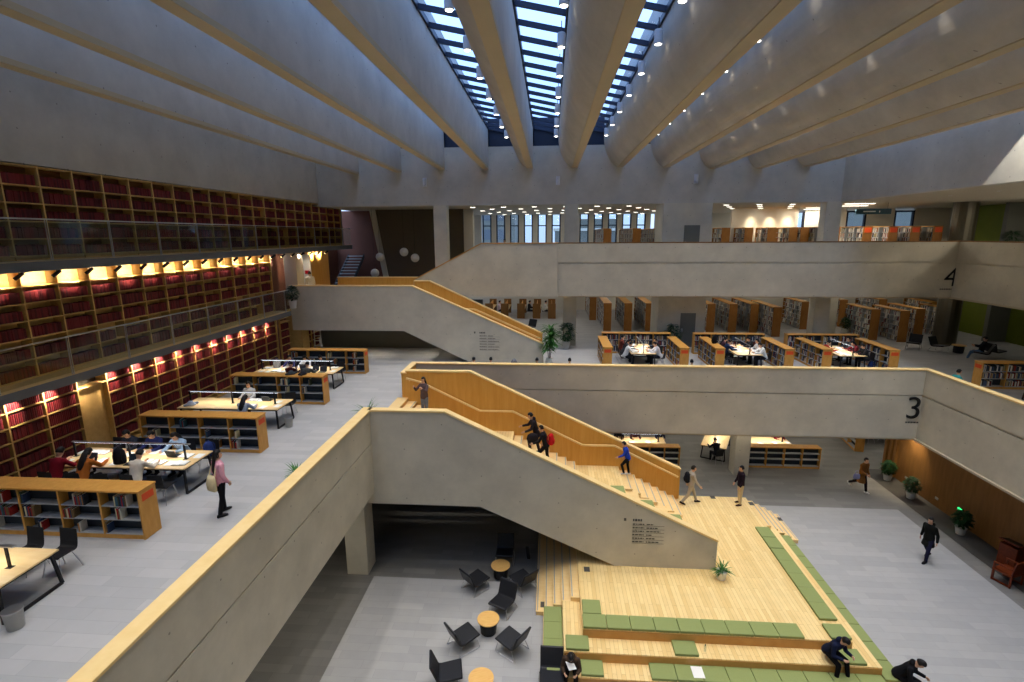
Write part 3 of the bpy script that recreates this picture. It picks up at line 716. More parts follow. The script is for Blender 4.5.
# ------------------------------------------------------------------ cushions
cush = {}
def cushion(w, d, loc, label, group):
    if (w,d) not in cush:
        o = MB().box(-w/2+.006,w/2-.006,-d/2+.006,d/2-.006,0,.08).build('seat_cushion', M['cushion'], bevel=.018, seg=3)
        cush[(w,d)] = o
    else:
        o = cush[(w,d)].copy(); COL.objects.link(o)
    o.location = (loc[0],loc[1],loc[2]+.003); tag(o, label, 'cushion', group)
    return o
for i in range(9):
    cushion(.684,.54,(1.4+.684*i,FY+.25,PZ),'green cushion in the long front row on the platform deck, %s from its left end' % ORD[i],'cushions along the front edge of the deck')
cushion(.56,.6,(1.36,FY+.83,PZ),'green cushion behind the left end of the long front row','cushions along the front edge of the deck')
for i in range(3): cushion(.58,.68,(.2,14.06-.67*i,T1),'green cushion on the lowest left tier, %s from the small steps' % ORD[i],'cushions on the lowest left tier')
cushion(.38,.5,(.2,FY-.8,T1),'green cushion on the front left corner of the lowest tier','cushions on the lowest tier')
cushion(.66,.52,(.88,FY-.27,T2),'single green cushion at the left end of the middle front tier','cushions on the middle tier')
cushion(.66,.52,(3.88,FY-.27,T2),'single green cushion halfway along the middle front tier','cushions on the middle tier')
cushion(.66,.52,(8.3,FY-.27,T2),'green cushion at the right end of the middle front tier','cushions on the middle tier')
cushion(.62,.52,(1.26,FY-.82,T1),'green cushion on the lowest front tier beside the bent reader','cushions on the lowest tier')
for i in range(9): cushion(.684,.54,(3.17+.684*i,FY-.82,T1),'green cushion in the lowest front row, %s from the left end of the row' % ORD[i],'cushions in the lowest front row')
for i in range(2): cushion(.52,.68,(8.24,18.2-.69*i,PZ),'green cushion of the back pair on the right deck edge, %s from the back' % ORD[i],'cushions on the right deck edge')
for i in range(5): cushion(.52,.70,(8.24,16.80-.69*i,PZ),'green cushion in the row of five on the right deck edge, %s from the back' % ORD[i],'cushions on the right deck edge')
cushion(.56,.56,(8.22,FY+.3,PZ),'green cushion at the front right corner of the deck','cushions on the right deck edge')
for i in range(10): cushion(.48,.67,(9.25,18.62-.675*i,T1),'green cushion on the lowest right tier, %s from the back' % ORD[i],'cushions on the lowest right tier')
for i, (x, z) in enumerate(((2.70,2.30),(3.83,1.728),(4.93,1.156))):
    cushion(.52,1.3,(x,18.1,z),'green cushion on the stair seating tiers behind the grey balustrade, %s from the top' % ORD[i],'cushions on the stair seating tiers')
tag(MB().box(3.95,4.25,FY-1.0,FY-.62,T1+.084,T1+.09).build('paper_sheet', M['paper']), 'white sheet of paper lying on the lowest front row of green cushions', 'paper')
mb = MB().cyl((0,0,0),(0,0,.17),.033,.033,14).cyl((0,0,.17),(0,0,.20),.015,.015,10)
b = mb.build('drink_bottle', M['pane'], loc=(4.42,FY-.3,T2)); MB().cyl((0,0,.2),(0,0,.225),.018,.018,10).build('bottle_cap', M['ink'], b)
tag(b, 'small clear bottle standing on the middle front tier', 'bottle')

# ------------------------------------------------------------------ upper staircase
ub = empty('staircase', (0,0,0), 0, 'upper staircase with a deep grey side and honey wood inside', 'staircase')
balustrade(ub,'balustrade',[(-14.15,6.9),(-7.9,6.9),(-4.35,Z3+.003),(-.3,Z3+.003),(-.3,6.22),(-7.35,9.32),(-14.15,9.32)],27.0,27.2,[M['conc']],[(-14.15,9.32),(-7.35,9.32),(-.3,6.22)],M['cap'])
balustrade(ub,'balustrade',[(-7.2,8.1),(-.4,Z3+.003),(-.4,6.3),(-7.0,9.36),(-7.9,9.36),(-7.9,8.1)],29.55,29.75,[M['oak']],[(-7.9,9.36),(-7.0,9.36),(-.4,6.3)],M['cap'])['label'] = 'honey wood inner balustrade'
balustrade(ub,'balustrade',[(-8.0,8.3),(-8.0,9.40),(-3.95,11.5),(.44,11.5),(.44,8.47),(-5.2,8.47),(-7.0,8.3)],29.85,30.05,[M['conc']],[(-8.0,9.40),(-3.95,11.5),(.44,11.5)],M['riser'])
balustrade(ub,'balustrade',[(-13.6,8.2),(-8.2,8.2),(-8.2,9.36),(-13.6,9.36)],32.2,32.36,[M['oak']],[(-13.6,9.36),(-8.2,9.36)],M['cap'])
MB().box(-14.15,-7.3,27.2,32.2,7.95,8.25).build('landing', M['step'], ub)
mb = MB()
for p, q in (((-5.1,7.62),(-4.35,7.62)),((-4.35,7.62),(-.5,5.9))): mb.bar((p[0],29.45,p[1]+.14),(q[0],29.45,q[1]+.14),.09,.09)
for x, z in ((-4.8,7.6),(-2.5,6.78),(-.9,6.06)): mb.cyl((x,29.56,z+.09),(x,29.47,z+.11),.012)
mb.build('handrail', M['cap'], ub)
for i in range(16):
    z = 8.25-.1795*(i+1); x = -7.3+.43*i
    MB().box(x,x+.43,27.2,29.55,max(Z3,z-.4),z).build('step', M['step'], ub)
for i in range(11):
    z = 8.25+.179*(i+1); x = -8.0+.37*i
    MB().box(x,x+.37,30.05,31.45,z-.4,z).build('step', M['step'], ub)
# small dark flight at the far left
struct('floor_landing', MB().box(-15.5,-12.3,32.4,37.4,7.95,8.25), M['slab'])
sf = empty('stair_flight', (0,0,0), 0, 'narrow flight of dark steps at the end of the upper walkway', 'stairs')
for i in range(12):
    z = 8.3+.19*(i+1); y = 33.6+.28*i
    MB().box(-14.6,-13.5,y,y+.30,z-.06,z).build('step', M['shelfmetal'], sf)
MB().prism([(33.5,8.1),(33.5,8.4),(36.9,10.7),(36.9,10.4)],'x',-14.65,-14.6).prism([(33.5,8.1),(33.5,8.4),(36.9,10.7),(36.9,10.4)],'x',-13.5,-13.45).build('stringer', M['blackpl'], sf)

# ------------------------------------------------------------------ bookcase walls
BP, BY = 1.043, 12.81
TOP = [11.5,11.96,12.43,12.91,13.38,13.90]
MID = [8.22,8.72,9.29,9.77,10.24,10.70,11.20]
LOW = [5.28,5.46,5.87,6.27,6.67,7.07,7.48,7.98]
books = []          # (priority, y0, thickness, z, height, x_front)
def make_bay(zs, niche=False):
    t = empty('wall_bookcase', label='x', cat='bookcase')
    MB().box(-.36,.0,-.022,.022,zs[0]-.03,zs[-1]+.03).build('upright', M['case'], t)
    MB().box(-.34,-.02,.022,BP-.022,zs[0]-.11,zs[0]-.015).build('plinth', M['case'], t)
    for z in zs:
        MB().box(-.34,-.002,.022,BP-.022,z-.015,z+.015).build('shelf', M['case'], t)
    MB().box(-.36,-.34,.0,BP,zs[0],zs[-1]).build('back_panel', M['caseshade' if zs is not MID else 'case'], t)  # spotlit middle tier keeps the paler wood, the others are painted shaded
    return t
tiers = (('upper',TOP,range(-4,21)),('middle',MID,range(-4,12)),('lower',LOW,range(-4,12)))
for nm, zs, ks in tiers:
    pb = Proto(make_bay(zs))
    for n, k in enumerate(ks):
        y = BY+BP*k
        if nm == 'lower' and k == 1:
            nb = empty('wall_bookcase', (XL,y,0), 0, 'lower tier wall bookcase bay closed by a plain wood panel', 'bookcase', 'bays of the lower book tier')
            MB().box(-.36,0,-.022,.022,zs[0]-.03,zs[-1]+.03).build('upright', M['case'], nb)
            MB().box(-.20,-.17,.022,BP-.022,Z3,zs[-2]).build('closing_panel', M['case'], nb)
            MB().box(-.34,0,.022,BP-.022,zs[-2]-.02,zs[-2]+.02).build('shelf', M['case'], nb)
            continue
        pb((XL,y,0),0,'bookcase bay of red volumes, %s tier of the left wall, %s from far end' % (nm, ORD[len(ks)-1-n]),'bays of the %s book tier' % nm)
        rows = zs[:-1] if nm != 'middle' else zs[:-2]
        for ri, z in enumerate(rows):
            top = zs[ri+1]-z-.05
            if top < .2: continue
            yy = y+.03+RND.uniform(0,.02); end = y+BP-.03
            gap = RND.random() < .07
            if gap: end -= RND.uniform(.1,.4)
            base_h = min(top-.03, RND.uniform(.27,.35))
            while yy < end-.06:
                th = RND.uniform(.044,.062)
                pr = (0 if nm == 'lower' else 2)*100 + abs(k-1.5)*3 + (len(rows)-ri)
                books.append((pr, yy, th, z+.021, base_h*RND.uniform(.93,1.0), nm, k, ri, len(rows)-ri)); yy += th+.002
# an end upright closes each tier, plus a short lower run past the pier
tag(MB().box(XL-.36,XL,BY+BP*21+.004,BY+BP*21+.05,11.39,13.93).build('bookcase_end_panel', M['case']),'wood end panel closing the upper book tier','panel')
tag(MB().box(XL-.36,XL,BY+BP*12+.004,BY+BP*12+.05,8.2,11.22).build('bookcase_end_panel', M['case']),'wood end panel closing the middle book tier','panel')
tag(MB().box(XL-.36,XL,BY+BP*12+.004,BY+BP*12+.05,5.2,8.0).build('bookcase_end_panel', M['case']),'wood end panel closing the lower book tier','panel')
pb = Proto(make_bay(LOW[:-1]+[7.7]))
for i, y in enumerate((25.7,28.15,29.2)):
    pb((XL,y,0),0,'dim wood bookcase bay below the upper landing, %s of three from the near side' % ORD[i],'dim bays under the upper landing')
    for ri, z in enumerate(LOW[1:-2]):
        yy = y+.05
        while yy < y+.95: books.append((999,yy,.052,z+.021,RND.uniform(.26,.31),'x',0,0,0)); yy += .054
books.sort(key=lambda b: b[0])
def vol_mesh(th, h, mat):
    mb = MB()
    mb.prism([(-.20,0),(-.012,0),(0,th*.25),(.003,th*.5),(0,th*.75),(-.012,th),(-.20,th)],'z',0,h)
    mb.box(.0,.0045,th*.18,th*.82,h*.72,h*.80)
    return mb.mesh('bound_volume', [mat])
vm = [vol_mesh(th,1.0,M[c]) for th in (.05,) for c in ('red','red2','red')]
shelfname = {1:'top',2:'second',3:'third',4:'fourth',5:'fifth',6:'sixth',7:'lowest'}
for b in books[:300]:
    _, y, th, z, h, nm, k, ri, fromtop = b
    o = bpy.data.objects.new('bound_volume', RND.choice(vm)); COL.objects.link(o)
    o.location = (XL-.05,y,z); o.scale = (1,th/.05,h)
    bay = '%s bay %s of the plain wood panel' % ({1:'first',2:'second',3:'third',4:'fourth',5:'fifth',6:'sixth'}.get(abs(k-1),'seventh'), 'right' if k > 1 else 'left')
    tag(o,'dark red bound volume, %s lower-tier shelf, %s' % (shelfname[fromtop], bay),'book','red volumes, %s shelf, bay %s' % (shelfname[fromtop], bay))
mb = MB()
for b in books[300:]:
    _, y, th, z, h = b[:5]
    mb.mi = 0 if RND.random() < .55 else 1
    mb.box(XL-.27,XL-.05+RND.uniform(-.01,.008),y,y+th,z,z+h)
tag(mb.build('bound_volumes', [M['red'],M['red2']]),'rows of dark red bound volumes filling the tall wall bookcases','books',None,'stuff')

# walkways with glass railings
for i, (z0, z1, yend, nm) in enumerate(((7.95,8.2,25.55,'middle'),(11.13,11.39,34.6,'upper'))):
    struct('floor_walkway', MB().box(XL-.02,-13.4,-3,yend,z0,z1-.01), M['slab'], 'grey edged walkway along the %s book tier' % nm)
    struct('floor_walkway_finish', MB().box(XL-.02,-13.41,-3,yend,z1-.01,z1), M['walk'])
    r = empty('glass_railing', (-13.45,0,z1), 0, 'glass railing with a thin steel top rail on the %s walkway' % nm, 'railing')
    y = -2.9; ht = 1.09 if i else 1.08
    while y < yend-.3:
        y1 = min(yend-.05, y+2.0)
        MB().box(-.006,.006,y+.03,y1-.03,.06,ht-.03).build('glass_panel', M['rail'], r)
        MB().box(-.012,.012,y-.006,y+.006,-.0,ht-.01).box(-.012,.012,y+.045,y+.057,-.0,ht-.01).build('railing_post', M['chrome'], r)
        y = y1
    MB().box(-.025,.025,-2.9,yend-.05,ht-.02,ht+.015).build('top_rail', M['chrome'], r)

# spotlights washing the books
def make_spot():
    t = empty('track_spotlight', label='x', cat='spotlight')
    MB().cyl((0,0,0),(0,0,-.07),.012,.012,8).box(-.03,.03,-.03,.03,-.012,0).build('mount', M['blackpl'], t)
    MB().cyl((.07,.05,-.03),(-.09,-.06,-.19),.045,.05,14).build('lamp_housing', M['blackpl'], t)
    MB().cyl((-.0885,-.059,-.1885),(-.091,-.061,-.191),.04,.04,14).build('lamp_lens', M['warmglow'], t)
    light('SPOT','lamp_light',(-.10,-.067,-.20),P_BOOKSPOT,(1,.87,.62),t,(-.9,-.2,-.24),.03,angle=112,blend=.8)
    return t
ps = Proto(make_spot())
for k in range(-3, 12):
    ps((-13.72,BY+BP*(k+.62),11.13),0,'small black spotlight over the middle book tier, above the %s bay from its far end' % ORD[11-k],'black spotlights over the middle book tier')
def make_low():
    t = empty('shelf_spotlight', label='x', cat='spotlight')
    MB().cyl((0,0,0),(0,0,-.05),.012,.012,8).build('mount', M['blackpl'], t)
    MB().cyl((.05,.0,-.04),(-.05,-.0,-.13),.04,.045,14).build('lamp_housing', M['blackpl'], t)
    MB().cyl((-.049,0,-.129),(-.052,0,-.132),.036,.036,14).build('lamp_lens', M['lampglow'], t)
    light('SPOT','lamp_light',(-.06,0,-.145),P_LOWSPOT,(1,.86,.66),t,(-.7,0,-.62),.03,angle=92,blend=.7)
    return t
pl = Proto(make_low())
for k in range(-3, 12):
    pl((XL+.28,BY+BP*(k+.12),7.95),0,'small spotlight over the lower book tier, above the %s upright from its far end' % ORD[11-k],'spotlights over the lower book tier')
for i in range(6):
    ps((-13.72,25.9+1.05*i,11.13),0,'small black spotlight under the upper walkway beyond the bookcases, %s past them' % ORD[i],'black spotlights beyond the bookcases')
# ------------------------------------------------------------------ furniture
def make_chair():
    t = empty('reading_chair', label='x', cat='chair')
    prof = lambda pts, th: pts+[(y-th*.2,z-th) if False else (y,z-th) for y, z in reversed(pts)]
    MB().prism([(.22,.445),(.18,.452),(-.14,.44),(-.19,.45),(-.19,.435),(-.14,.425),(.18,.437),(.22,.43)],'x',-.21,.21).build('seat', M['blackpl'], t, bevel=.006)
    MB().prism([(-.19,.435),(-.215,.47),(-.235,.56),(-.265,.84),(-.25,.845),(-.218,.56),(-.198,.475),(-.185,.452)],'x',-.205,.205).build('backrest', M['blackpl'], t, bevel=.006)
    for sx in (-1,1):
        MB().tube([(sx*.15,.14,.43),(sx*.215,.22,.01)],.011).cyl((sx*.215,.22,0),(sx*.215,.22,.015),.016).build('leg', M['chrome'], t)
        MB().tube([(sx*.15,-.12,.425),(sx*.215,-.24,.01)],.011).cyl((sx*.215,-.24,0),(sx*.215,-.24,.015),.016).build('leg', M['chrome'], t)
    return t
chair = Proto(make_chair())
def make_lowshelf(L, D=.5, H=1.2, nb=4, label=True, open_back=True):
    t = empty('low_bookshelf', label='x', cat='bookshelf')
    MB().box(-L/2-.01,L/2+.01,-D/2-.02,D/2+.02,H-.045,H).build('top', M['shelfwood'], t, bevel=.005)
    MB().box(-L/2,L/2,-D/2+.02,D/2-.02,0,.10).build('plinth', M['shelfwood'], t)
    for s in (-1,1): MB().box(s*L/2,s*(L/2-.04),-D/2,D/2,.0,H-.045).build('end_panel', M['shelfwood'], t)
    for i in range(1,nb):
        x = -L/2+L*i/nb; MB().box(x-.02,x+.02,-D/2+.01,D/2-.01,.10,H-.045).build('divider', M['shelfwood'], t)
    MB().box(-L/2+.04,L/2-.04,-.01,.01,.10,H-.05).build('back_panel', M['bluedark'], t)
    for z in (.12,.47,.80):
        s = MB()
        for i in range(nb):
            a = -L/2+L*i/nb+.03; b = -L/2+L*(i+1)/nb-.03
            s.box(a,b,-D/2+.02,D/2-.02,z-.014,z+.014)
        s.build('shelf', M['shelfmetal'], t)
    if label:
        for s in (-1,1): MB().box(s*L/2,s*(L/2+.006),-.17,.17,H-.29,H-.12).build('shelf_label', M['orange'], t)
    return t
def make_table(L, W=1.2, posts=3, rail=True):
    t = empty('reading_table', label='x', cat='table')
    MB().box(-L/2,L/2,-W/2,W/2,.715,.75).build('table_top', M['tabletop'], t, bevel=.004)
    MB().box(-L/2+.03,L/2-.03,-W/2+.03,W/2-.03,.675,.714).build('apron', M['steel'], t)
    for s in (-1,1):
        f = MB()
        for y in (-1,1): f.bar((s*(L/2-.08),y*(W/2-.10),.68),(s*(L/2-.03),y*(W/2-.04),.02),.05,.05,(1,0,0))
        f.bar((s*(L/2-.03),-W/2+.04,.025),(s*(L/2-.03),W/2-.04,.025),.05,.05)
        f.build('leg_frame', M['steel'], t)
    if rail:
        for i in range(posts):
            x = -L/2+.12+(L-.5)*i/(posts-1)
            MB().bar((x,0,.75),(x,0,1.18),.05,.03).box(x-.06,x+.06,-.05,.05,.75,.757).build('lamp_post', M['steel'], t)
        MB().box(-L/2+.08,L/2-.2,-.035,.035,1.18,1.205).build('light_rail', M['chrome'], t)
        MB().box(-L/2+.12,L/2-.25,-.012,.012,1.168,1.18).build('light_tube', M['tubeglow'], t)
        light('AREA','table_light',(0,0,1.16),P_TABLE,(1,.95,.86),t,(0,0,0),sx=L*.8,sy=.05)
    return t
def make_lounge():
    t = empty('lounge_chair', label='x', cat='chair')
    MB().prism([(.34,.40),(.30,.43),(-.22,.36),(-.28,.37),(-.28,.30),(-.20,.29),(.30,.355),(.34,.37)],'x',-.32,.32).build('seat', M['black'], t, bevel=.02, seg=3)
    MB().prism([(-.24,.33),(-.30,.40),(-.47,.82),(-.50,.84),(-.54,.82),(-.36,.36),(-.30,.30)],'x',-.32,.32).build('backrest', M['black'], t, bevel=.02, seg=3)
    for s in (-1,1):
        MB().tube([(s*.30,.22,.36),(s*.34,.30,.012),(s*.34,-.42,.012),(s*.30,-.26,.34)],.012).build('leg_frame', M['chrome'], t)
    return t
lounge = Proto(make_lounge())
def make_round():
    t = empty('round_table', label='x', cat='table')
    MB().cyl((0,0,.44),(0,0,.475),.34,.34,32).build('table_top', M['roundtop'], t, bevel=.006)
    MB().lathe([(.20,0),(.24,.02),(.26,.30),(.24,.44)],24).build('base', M['blackpl'], t)
    return t
roundt = Proto(make_round())
def plant(name, loc, potr, poth, kind, h, label, dark=False, group=None, seed=1):
    r = random.Random(seed)
    t = empty(name, loc, r.uniform(0,6), label, 'plant', group)
    MB().lathe([(potr*.70,0),(potr*.78,.01),(potr,poth*.9),(potr*1.06,poth*.93),(potr*1.06,poth),(potr*.9,poth)],20).build('pot', M['pot'], t)
    MB().cyl((0,0,poth*.88),(0,0,poth*.92),potr*.9,potr*.9,20).build('soil', M['soil'], t)
    mb = MB()
    def leaf(b, d, l, w, droop, seg=5):
        d = Vector(d).normalized(); side = d.cross(Vector((0,0,1))); side = side.normalized() if side.length > .01 else Vector((1,0,0))
        p = Vector(b); pts = []
        for i in range(seg+1):
            t1 = i/seg; wd = w*(sin(pi*min(1,.12+t1*.88))**.8)*.5 if t1 < 1 else .002
            pts.append((p+side*wd, p+Vector((0,0,-wd*.25)), p-side*wd))
            d = (d+Vector((0,0,-droop/seg))).normalized(); p = p+d*(l/seg)
        vs = [q for tr in pts for q in tr]; fs = []
        for i in range(seg):
            for j in range(2): a = i*3+j; fs.append((a,a+1,a+4,a+3))
        mb.add(vs,fs)
    if kind == 'spiky':
        for i in range(70):
            a = r.uniform(0,2*pi); e = r.uniform(.25,1.3)
            leaf((r.uniform(-.04,.04),r.uniform(-.04,.04),poth*.9),(cos(a)*cos(e),sin(a)*cos(e),sin(e)),h*r.uniform(.6,1.0),.03,1.0)
        mb.build('foliage', M['leaf'], t, True)
    elif kind == 'bushy':
        st = MB()
        for i in range(5):
            a = r.uniform(0,6.28); st.cyl((0,0,poth*.9),(cos(a)*h*.2,sin(a)*h*.2,poth+h*.6),.012,.006,6)
        st.build('stem', M['soil'], t)
        for i in range(270):
            a = r.uniform(0,2*pi); z = r.uniform(.1,.95); rr = h*.34*sin(pi*min(1,z*.85+.12))*r.uniform(.3,1)
            leaf((cos(a)*rr,sin(a)*rr,poth+h*z*.9),(cos(a),sin(a),r.uniform(-.2,.9)),r.uniform(.14,.26)*max(.8,h),.095,.8,4)
        mb.build('foliage', M['leafd' if dark else 'leaf'], t, True)
    else:
        st = MB(); tops = []
        for i in range(4):
            a = i*1.6+r.uniform(0,.6); q = (cos(a)*.13,sin(a)*.13,poth+h*(.55+.14*i)); tops.append(q); st.tube([(cos(a)*.05,sin(a)*.05,poth*.9),(cos(a)*.09,sin(a)*.09,poth+h*.3),q],.018,6)
        st.build('stem', M['soil'], t)
        for q in tops:
            for lev in (0,-.28,-.56):
                for i in range(13):
                    a = r.uniform(0,2*pi); e = r.uniform(-.2,1.2)
                    leaf((q[0],q[1],max(poth,q[2]+lev*h*.5+r.uniform(-.06,.06))),(cos(a)*cos(e),sin(a)*cos(e),sin(e)),r.uniform(.4,.68),.11,1.1)
        mb.build('foliage', M['leaf'], t, True)
    return t

# ------------------------------------------------------------------ left reading hall (numeral 3 level)
HX = -11.15
NM = ['first','second','third','fourth']       # counted from the camera
shelf = Proto(make_lowshelf(3.95,.5,1.2,4))
shelf_y = (10.2,14.97,19.77,24.55)
WHICH = ['nearest low wood bookshelf in the left hall, cut by the picture edge','second low wood bookshelf of the left hall, beyond the crowded table','third low wood bookshelf of the left hall','farthest low wood bookshelf of the left hall, before the dark recess']
for i, y in enumerate(shelf_y): shelf((HX,y,Z3),0,WHICH[i],'low bookshelves between the reading tables')
WS = ['nearest','second','third','farthest']
BC = {}
BKCOL = [(52,66,92),(150,44,40),(196,190,178),(70,78,60),(120,96,66),(44,46,52),(210,200,160),(60,96,110),(170,120,70)]
def book_mesh(c, w=.03, h=.24, d=.17):
    k = (c,w,h)
    if k not in BC:
        mb = MB(); mb.box(-d,0,0,.003,0,h).box(-d,0,w-.003,w,0,h).prism([(0,0),(.004,w*.3),(.004,w*.7),(0,w),(-.003,w),(-.003,0)],'z',0,h)
        mb.mi = 1; mb.box(-d+.004,-.003,.003,w-.003,.003,h-.004)
        BC[k] = mb.mesh('book',[cloth(c),M['paper']])
    return BC[k]
sh_n = ['bottom','middle','top']
for i, y in enumerate(shelf_y):
    r = random.Random(20+i)
    for b in range(4):
        for zi, z in enumerate((.134,.484,.814)):
            n = r.choice((0,0,3,5,8)) if i else r.choice((2,4,8,11))
            x = HX-3.95/2+3.95*b/4+.05+r.choice((0,.12,.3))
            for q in range(n):
                w = r.choice((.024,.03,.04)); 
                if x+w > HX-3.95/2+3.95*(b+1)/4-.05: break
                o = bpy.data.objects.new('shelf_book', book_mesh(r.choice(BKCOL),w,r.choice((.21,.24,.27)))); COL.objects.link(o)
                o.location = (x,y-.235,Z3+z); o.rotation_euler = (0,0,-pi/2); o.location.x = x
                tag(o,'book on the %s shelf of the %s left-hall low bookshelf, %s compartment' % (sh_n[zi], WS[i], ORD[b]),'book','books on the %s shelf of the %s low bookshelf, %s compartment' % (sh_n[zi], WS[i], ORD[b]))
                x += w+.002
table = Proto(make_table(3.75))
table_y = (7.85,12.6,17.35,22.2)
TW = ['empty pale wood reading table cut by the left picture edge','long reading table crowded with papers and readers behind the nearest low bookshelf','long pale wood reading table behind the second low bookshelf','long reading table heaped with papers, farthest in the left hall']
TX = -11.53
for i, y in enumerate(table_y): table((TX,y,Z3),0,TW[i],'long reading tables of the left hall')
TS = ['the empty left-edge table','the crowded nearest table','the second reading table','the farthest reading table']
def seat(ti, side, slot, nslots=5):
    x = TX-3.75/2+3.75*(slot+.5)/nslots
    y = table_y[ti]+side*.92
    return x, y, (0 if side < 0 else pi)
def place_chairs(ti, side, slots):
    for s in slots:
        x, y, rz = seat(ti,side,s)
        chair((x,y,Z3),rz+RND.uniform(-.12,.12),'black chair on the %s side of %s, %s from the bookcases' % ('near' if side < 0 else 'far',TS[ti],ORD[s]),'black chairs around the reading tables')
place_chairs(0,1,(3,4)); place_chairs(1,-1,(0,1,2,3,4)); place_chairs(1,1,(0,1,2,3,4)); place_chairs(2,-1,(0,1,2,3)); place_chairs(2,1,(1,2,4)); place_chairs(3,-1,(0,1,2,3,4)); place_chairs(3,1,(0,1,2,3,4))
def sit(ti, side, slot, pose, top, legs, label, h=1.7, hair='hair', shoes=(40,38,40)):
    x, y, rz = seat(ti,side,slot)
    return person(pose,(x,y+side*.02,Z3),rz,h,top,legs,label,hair,shoes)
sit(1,-1,0,'read',(120,22,36),(40,40,46),'person in a maroon jacket bent over the crowded nearest table, seen from behind')
sit(1,-1,1,'read_long',(172,98,40),(44,40,40),'person in an orange brown jacket writing at the crowded nearest table')
sit(1,-1,3,'read',(216,206,190),(40,46,66),'person in a cream sweater with dark trousers sitting at the crowded nearest table',shoes=(225,225,225))
sit(1,1,1,'read',(38,40,50),(36,36,40),'person in dark clothes on the far side of the crowded nearest table, leftmost there')
sit(1,1,2,'read',(34,40,84),(36,36,40),'person in a navy jacket on the far side of the crowded nearest table')
sit(1,1,3,'read_long',(150,176,204),(50,54,70),'person in a light blue top on the far side of the crowded nearest table')
sit(2,-1,3,'read_long',(140,152,172),(40,42,52),'person in a grey blue jacket leaning over the second reading table, long dark hair')
sit(2,1,2,'upright',(206,204,200),(60,62,70),'person in a pale top on the far side of the second reading table')
sit(3,-1,2,'read',(60,24,26),(36,36,40),'person in a dark maroon jacket on the near side of the farthest reading table')
sit(3,-1,3,'read',(70,74,74),(36,36,40),'person in a grey jacket on the near side of the farthest reading table')
sit(3,1,1,'read',(66,66,112),(36,36,40),'person in a violet jacket on the far side of the farthest reading table')
sit(3,1,2,'read_long',(226,226,226),(36,36,40),'person in a white jacket on the far side of the farthest reading table')
sit(3,1,3,'read',(30,30,36),(36,36,40),'person in black on the far side of the farthest reading table')
# things on the tables
def paper_mesh(): return MB().add([(-.105,-.148,0),(.105,-.148,.002),(.105,.148,0),(-.105,.148,.003),(-.105,-.148,.004),(.105,-.148,.006),(.105,.148,.004),(-.105,.148,.007)],[(0,3,2,1),(4,5,6,7),(0,1,5,4),(1,2,6,5),(2,3,7,6),(3,0,4,7)])
pap = paper_mesh().mesh('paper_sheet',[M['paper']])
def ob_mesh():
    mb = MB(); mb.mi = 1; mb.box(-.19,.19,-.135,.135,0,.006); mb.mi = 0
    for s in (-1,1):
        pts = [(0,.008),(.05*s,.028),(.12*s,.026),(.18*s,.014),(.18*s,.006),(0,.006)]
        mb.prism(pts,'y',-.13,.13)
    return mb.mesh('open_book',[M['paper'],M['bluedark']])
obm = ob_mesh()
def item(mesh, name, loc, rz, label, cat, group):
    o = bpy.data.objects.new(name, mesh); COL.objects.link(o); o.location = loc; o.rotation_euler = (0,0,rz); tag(o,label,cat,group); return o
def make_laptop():
    t = empty('laptop', label='x', cat='laptop')
    MB().box(-.16,.16,-.11,.11,0,.018).build('keyboard_base', M['steel'], t, bevel=.004)
    MB().add([(-.16,.11,.018),(.16,.11,.018),(.16,.18,.22),(-.16,.18,.22),(-.16,.12,.014),(.16,.12,.014),(.16,.19,.216),(-.16,.19,.216)],[(0,1,2,3),(7,6,5,4),(0,4,5,1),(1,5,6,2),(2,6,7,3),(3,7,4,0)]).build('screen', M['bluedark'], t)
    return t
laptop = Proto(make_laptop())
def make_backpack(c):
    t = empty('backpack', label='x', cat='bag'); m = cloth(c)
    MB().loft([((0,0,.0),(.13,0,0),(0,.085,0)),((0,0,.03),(.155,0,0),(0,.105,0)),((0,0,.2),(.16,0,0),(0,.11,0)),((0,0,.34),(.14,0,0),(0,.095,0)),((0,0,.42),(.09,0,0),(0,.06,0)),((0,0,.44),(.04,0,0),(0,.03,0))],16).build('bag_body', m, t, True)
    MB().loft([((0,.10,.06),(.10,0,0),(0,.03,0)),((0,.105,.15),(.11,0,0),(0,.04,0)),((0,.10,.23),(.09,0,0),(0,.02,0))],12).build('front_pocket', m, t, True)
    for s in (-1,1): MB().tube([(s*.07,-.07,.40),(s*.09,-.15,.30),(s*.09,-.15,.14),(s*.10,-.09,.04)],.014,6).build('strap', m, t)
    MB().tube([(-.04,-.02,.43),(0,-.02,.48),(.04,-.02,.43)],.01,6).build('grab_handle', m, t)
    return t
bag_black, bag_blue, bag_red, bag_grey = (Proto(make_backpack(c)) for c in ((30,30,34),(40,54,104),(190,30,36),(120,120,124)))
def make_jacket(c):
    mb = MB(); r = random.Random(4); n = 14
    rings = []
    for j in range(5):
        z = .01+.035*j; rr = .19*(1-.17*j)
        rings.append(((r.uniform(-.02,.02),r.uniform(-.02,.02),z),(rr*r.uniform(.9,1.2),0,0),(0,rr*r.uniform(.7,.95),0)))
    mb.loft(rings,n); cap(mb,(-.1,.05,.045),(.18,.13,.04),.045,.04); cap(mb,(.1,-.05,.05),(-.16,-.14,.04),.045,.04)
    return mb.mesh('folded_jacket',[cloth(c)],True)
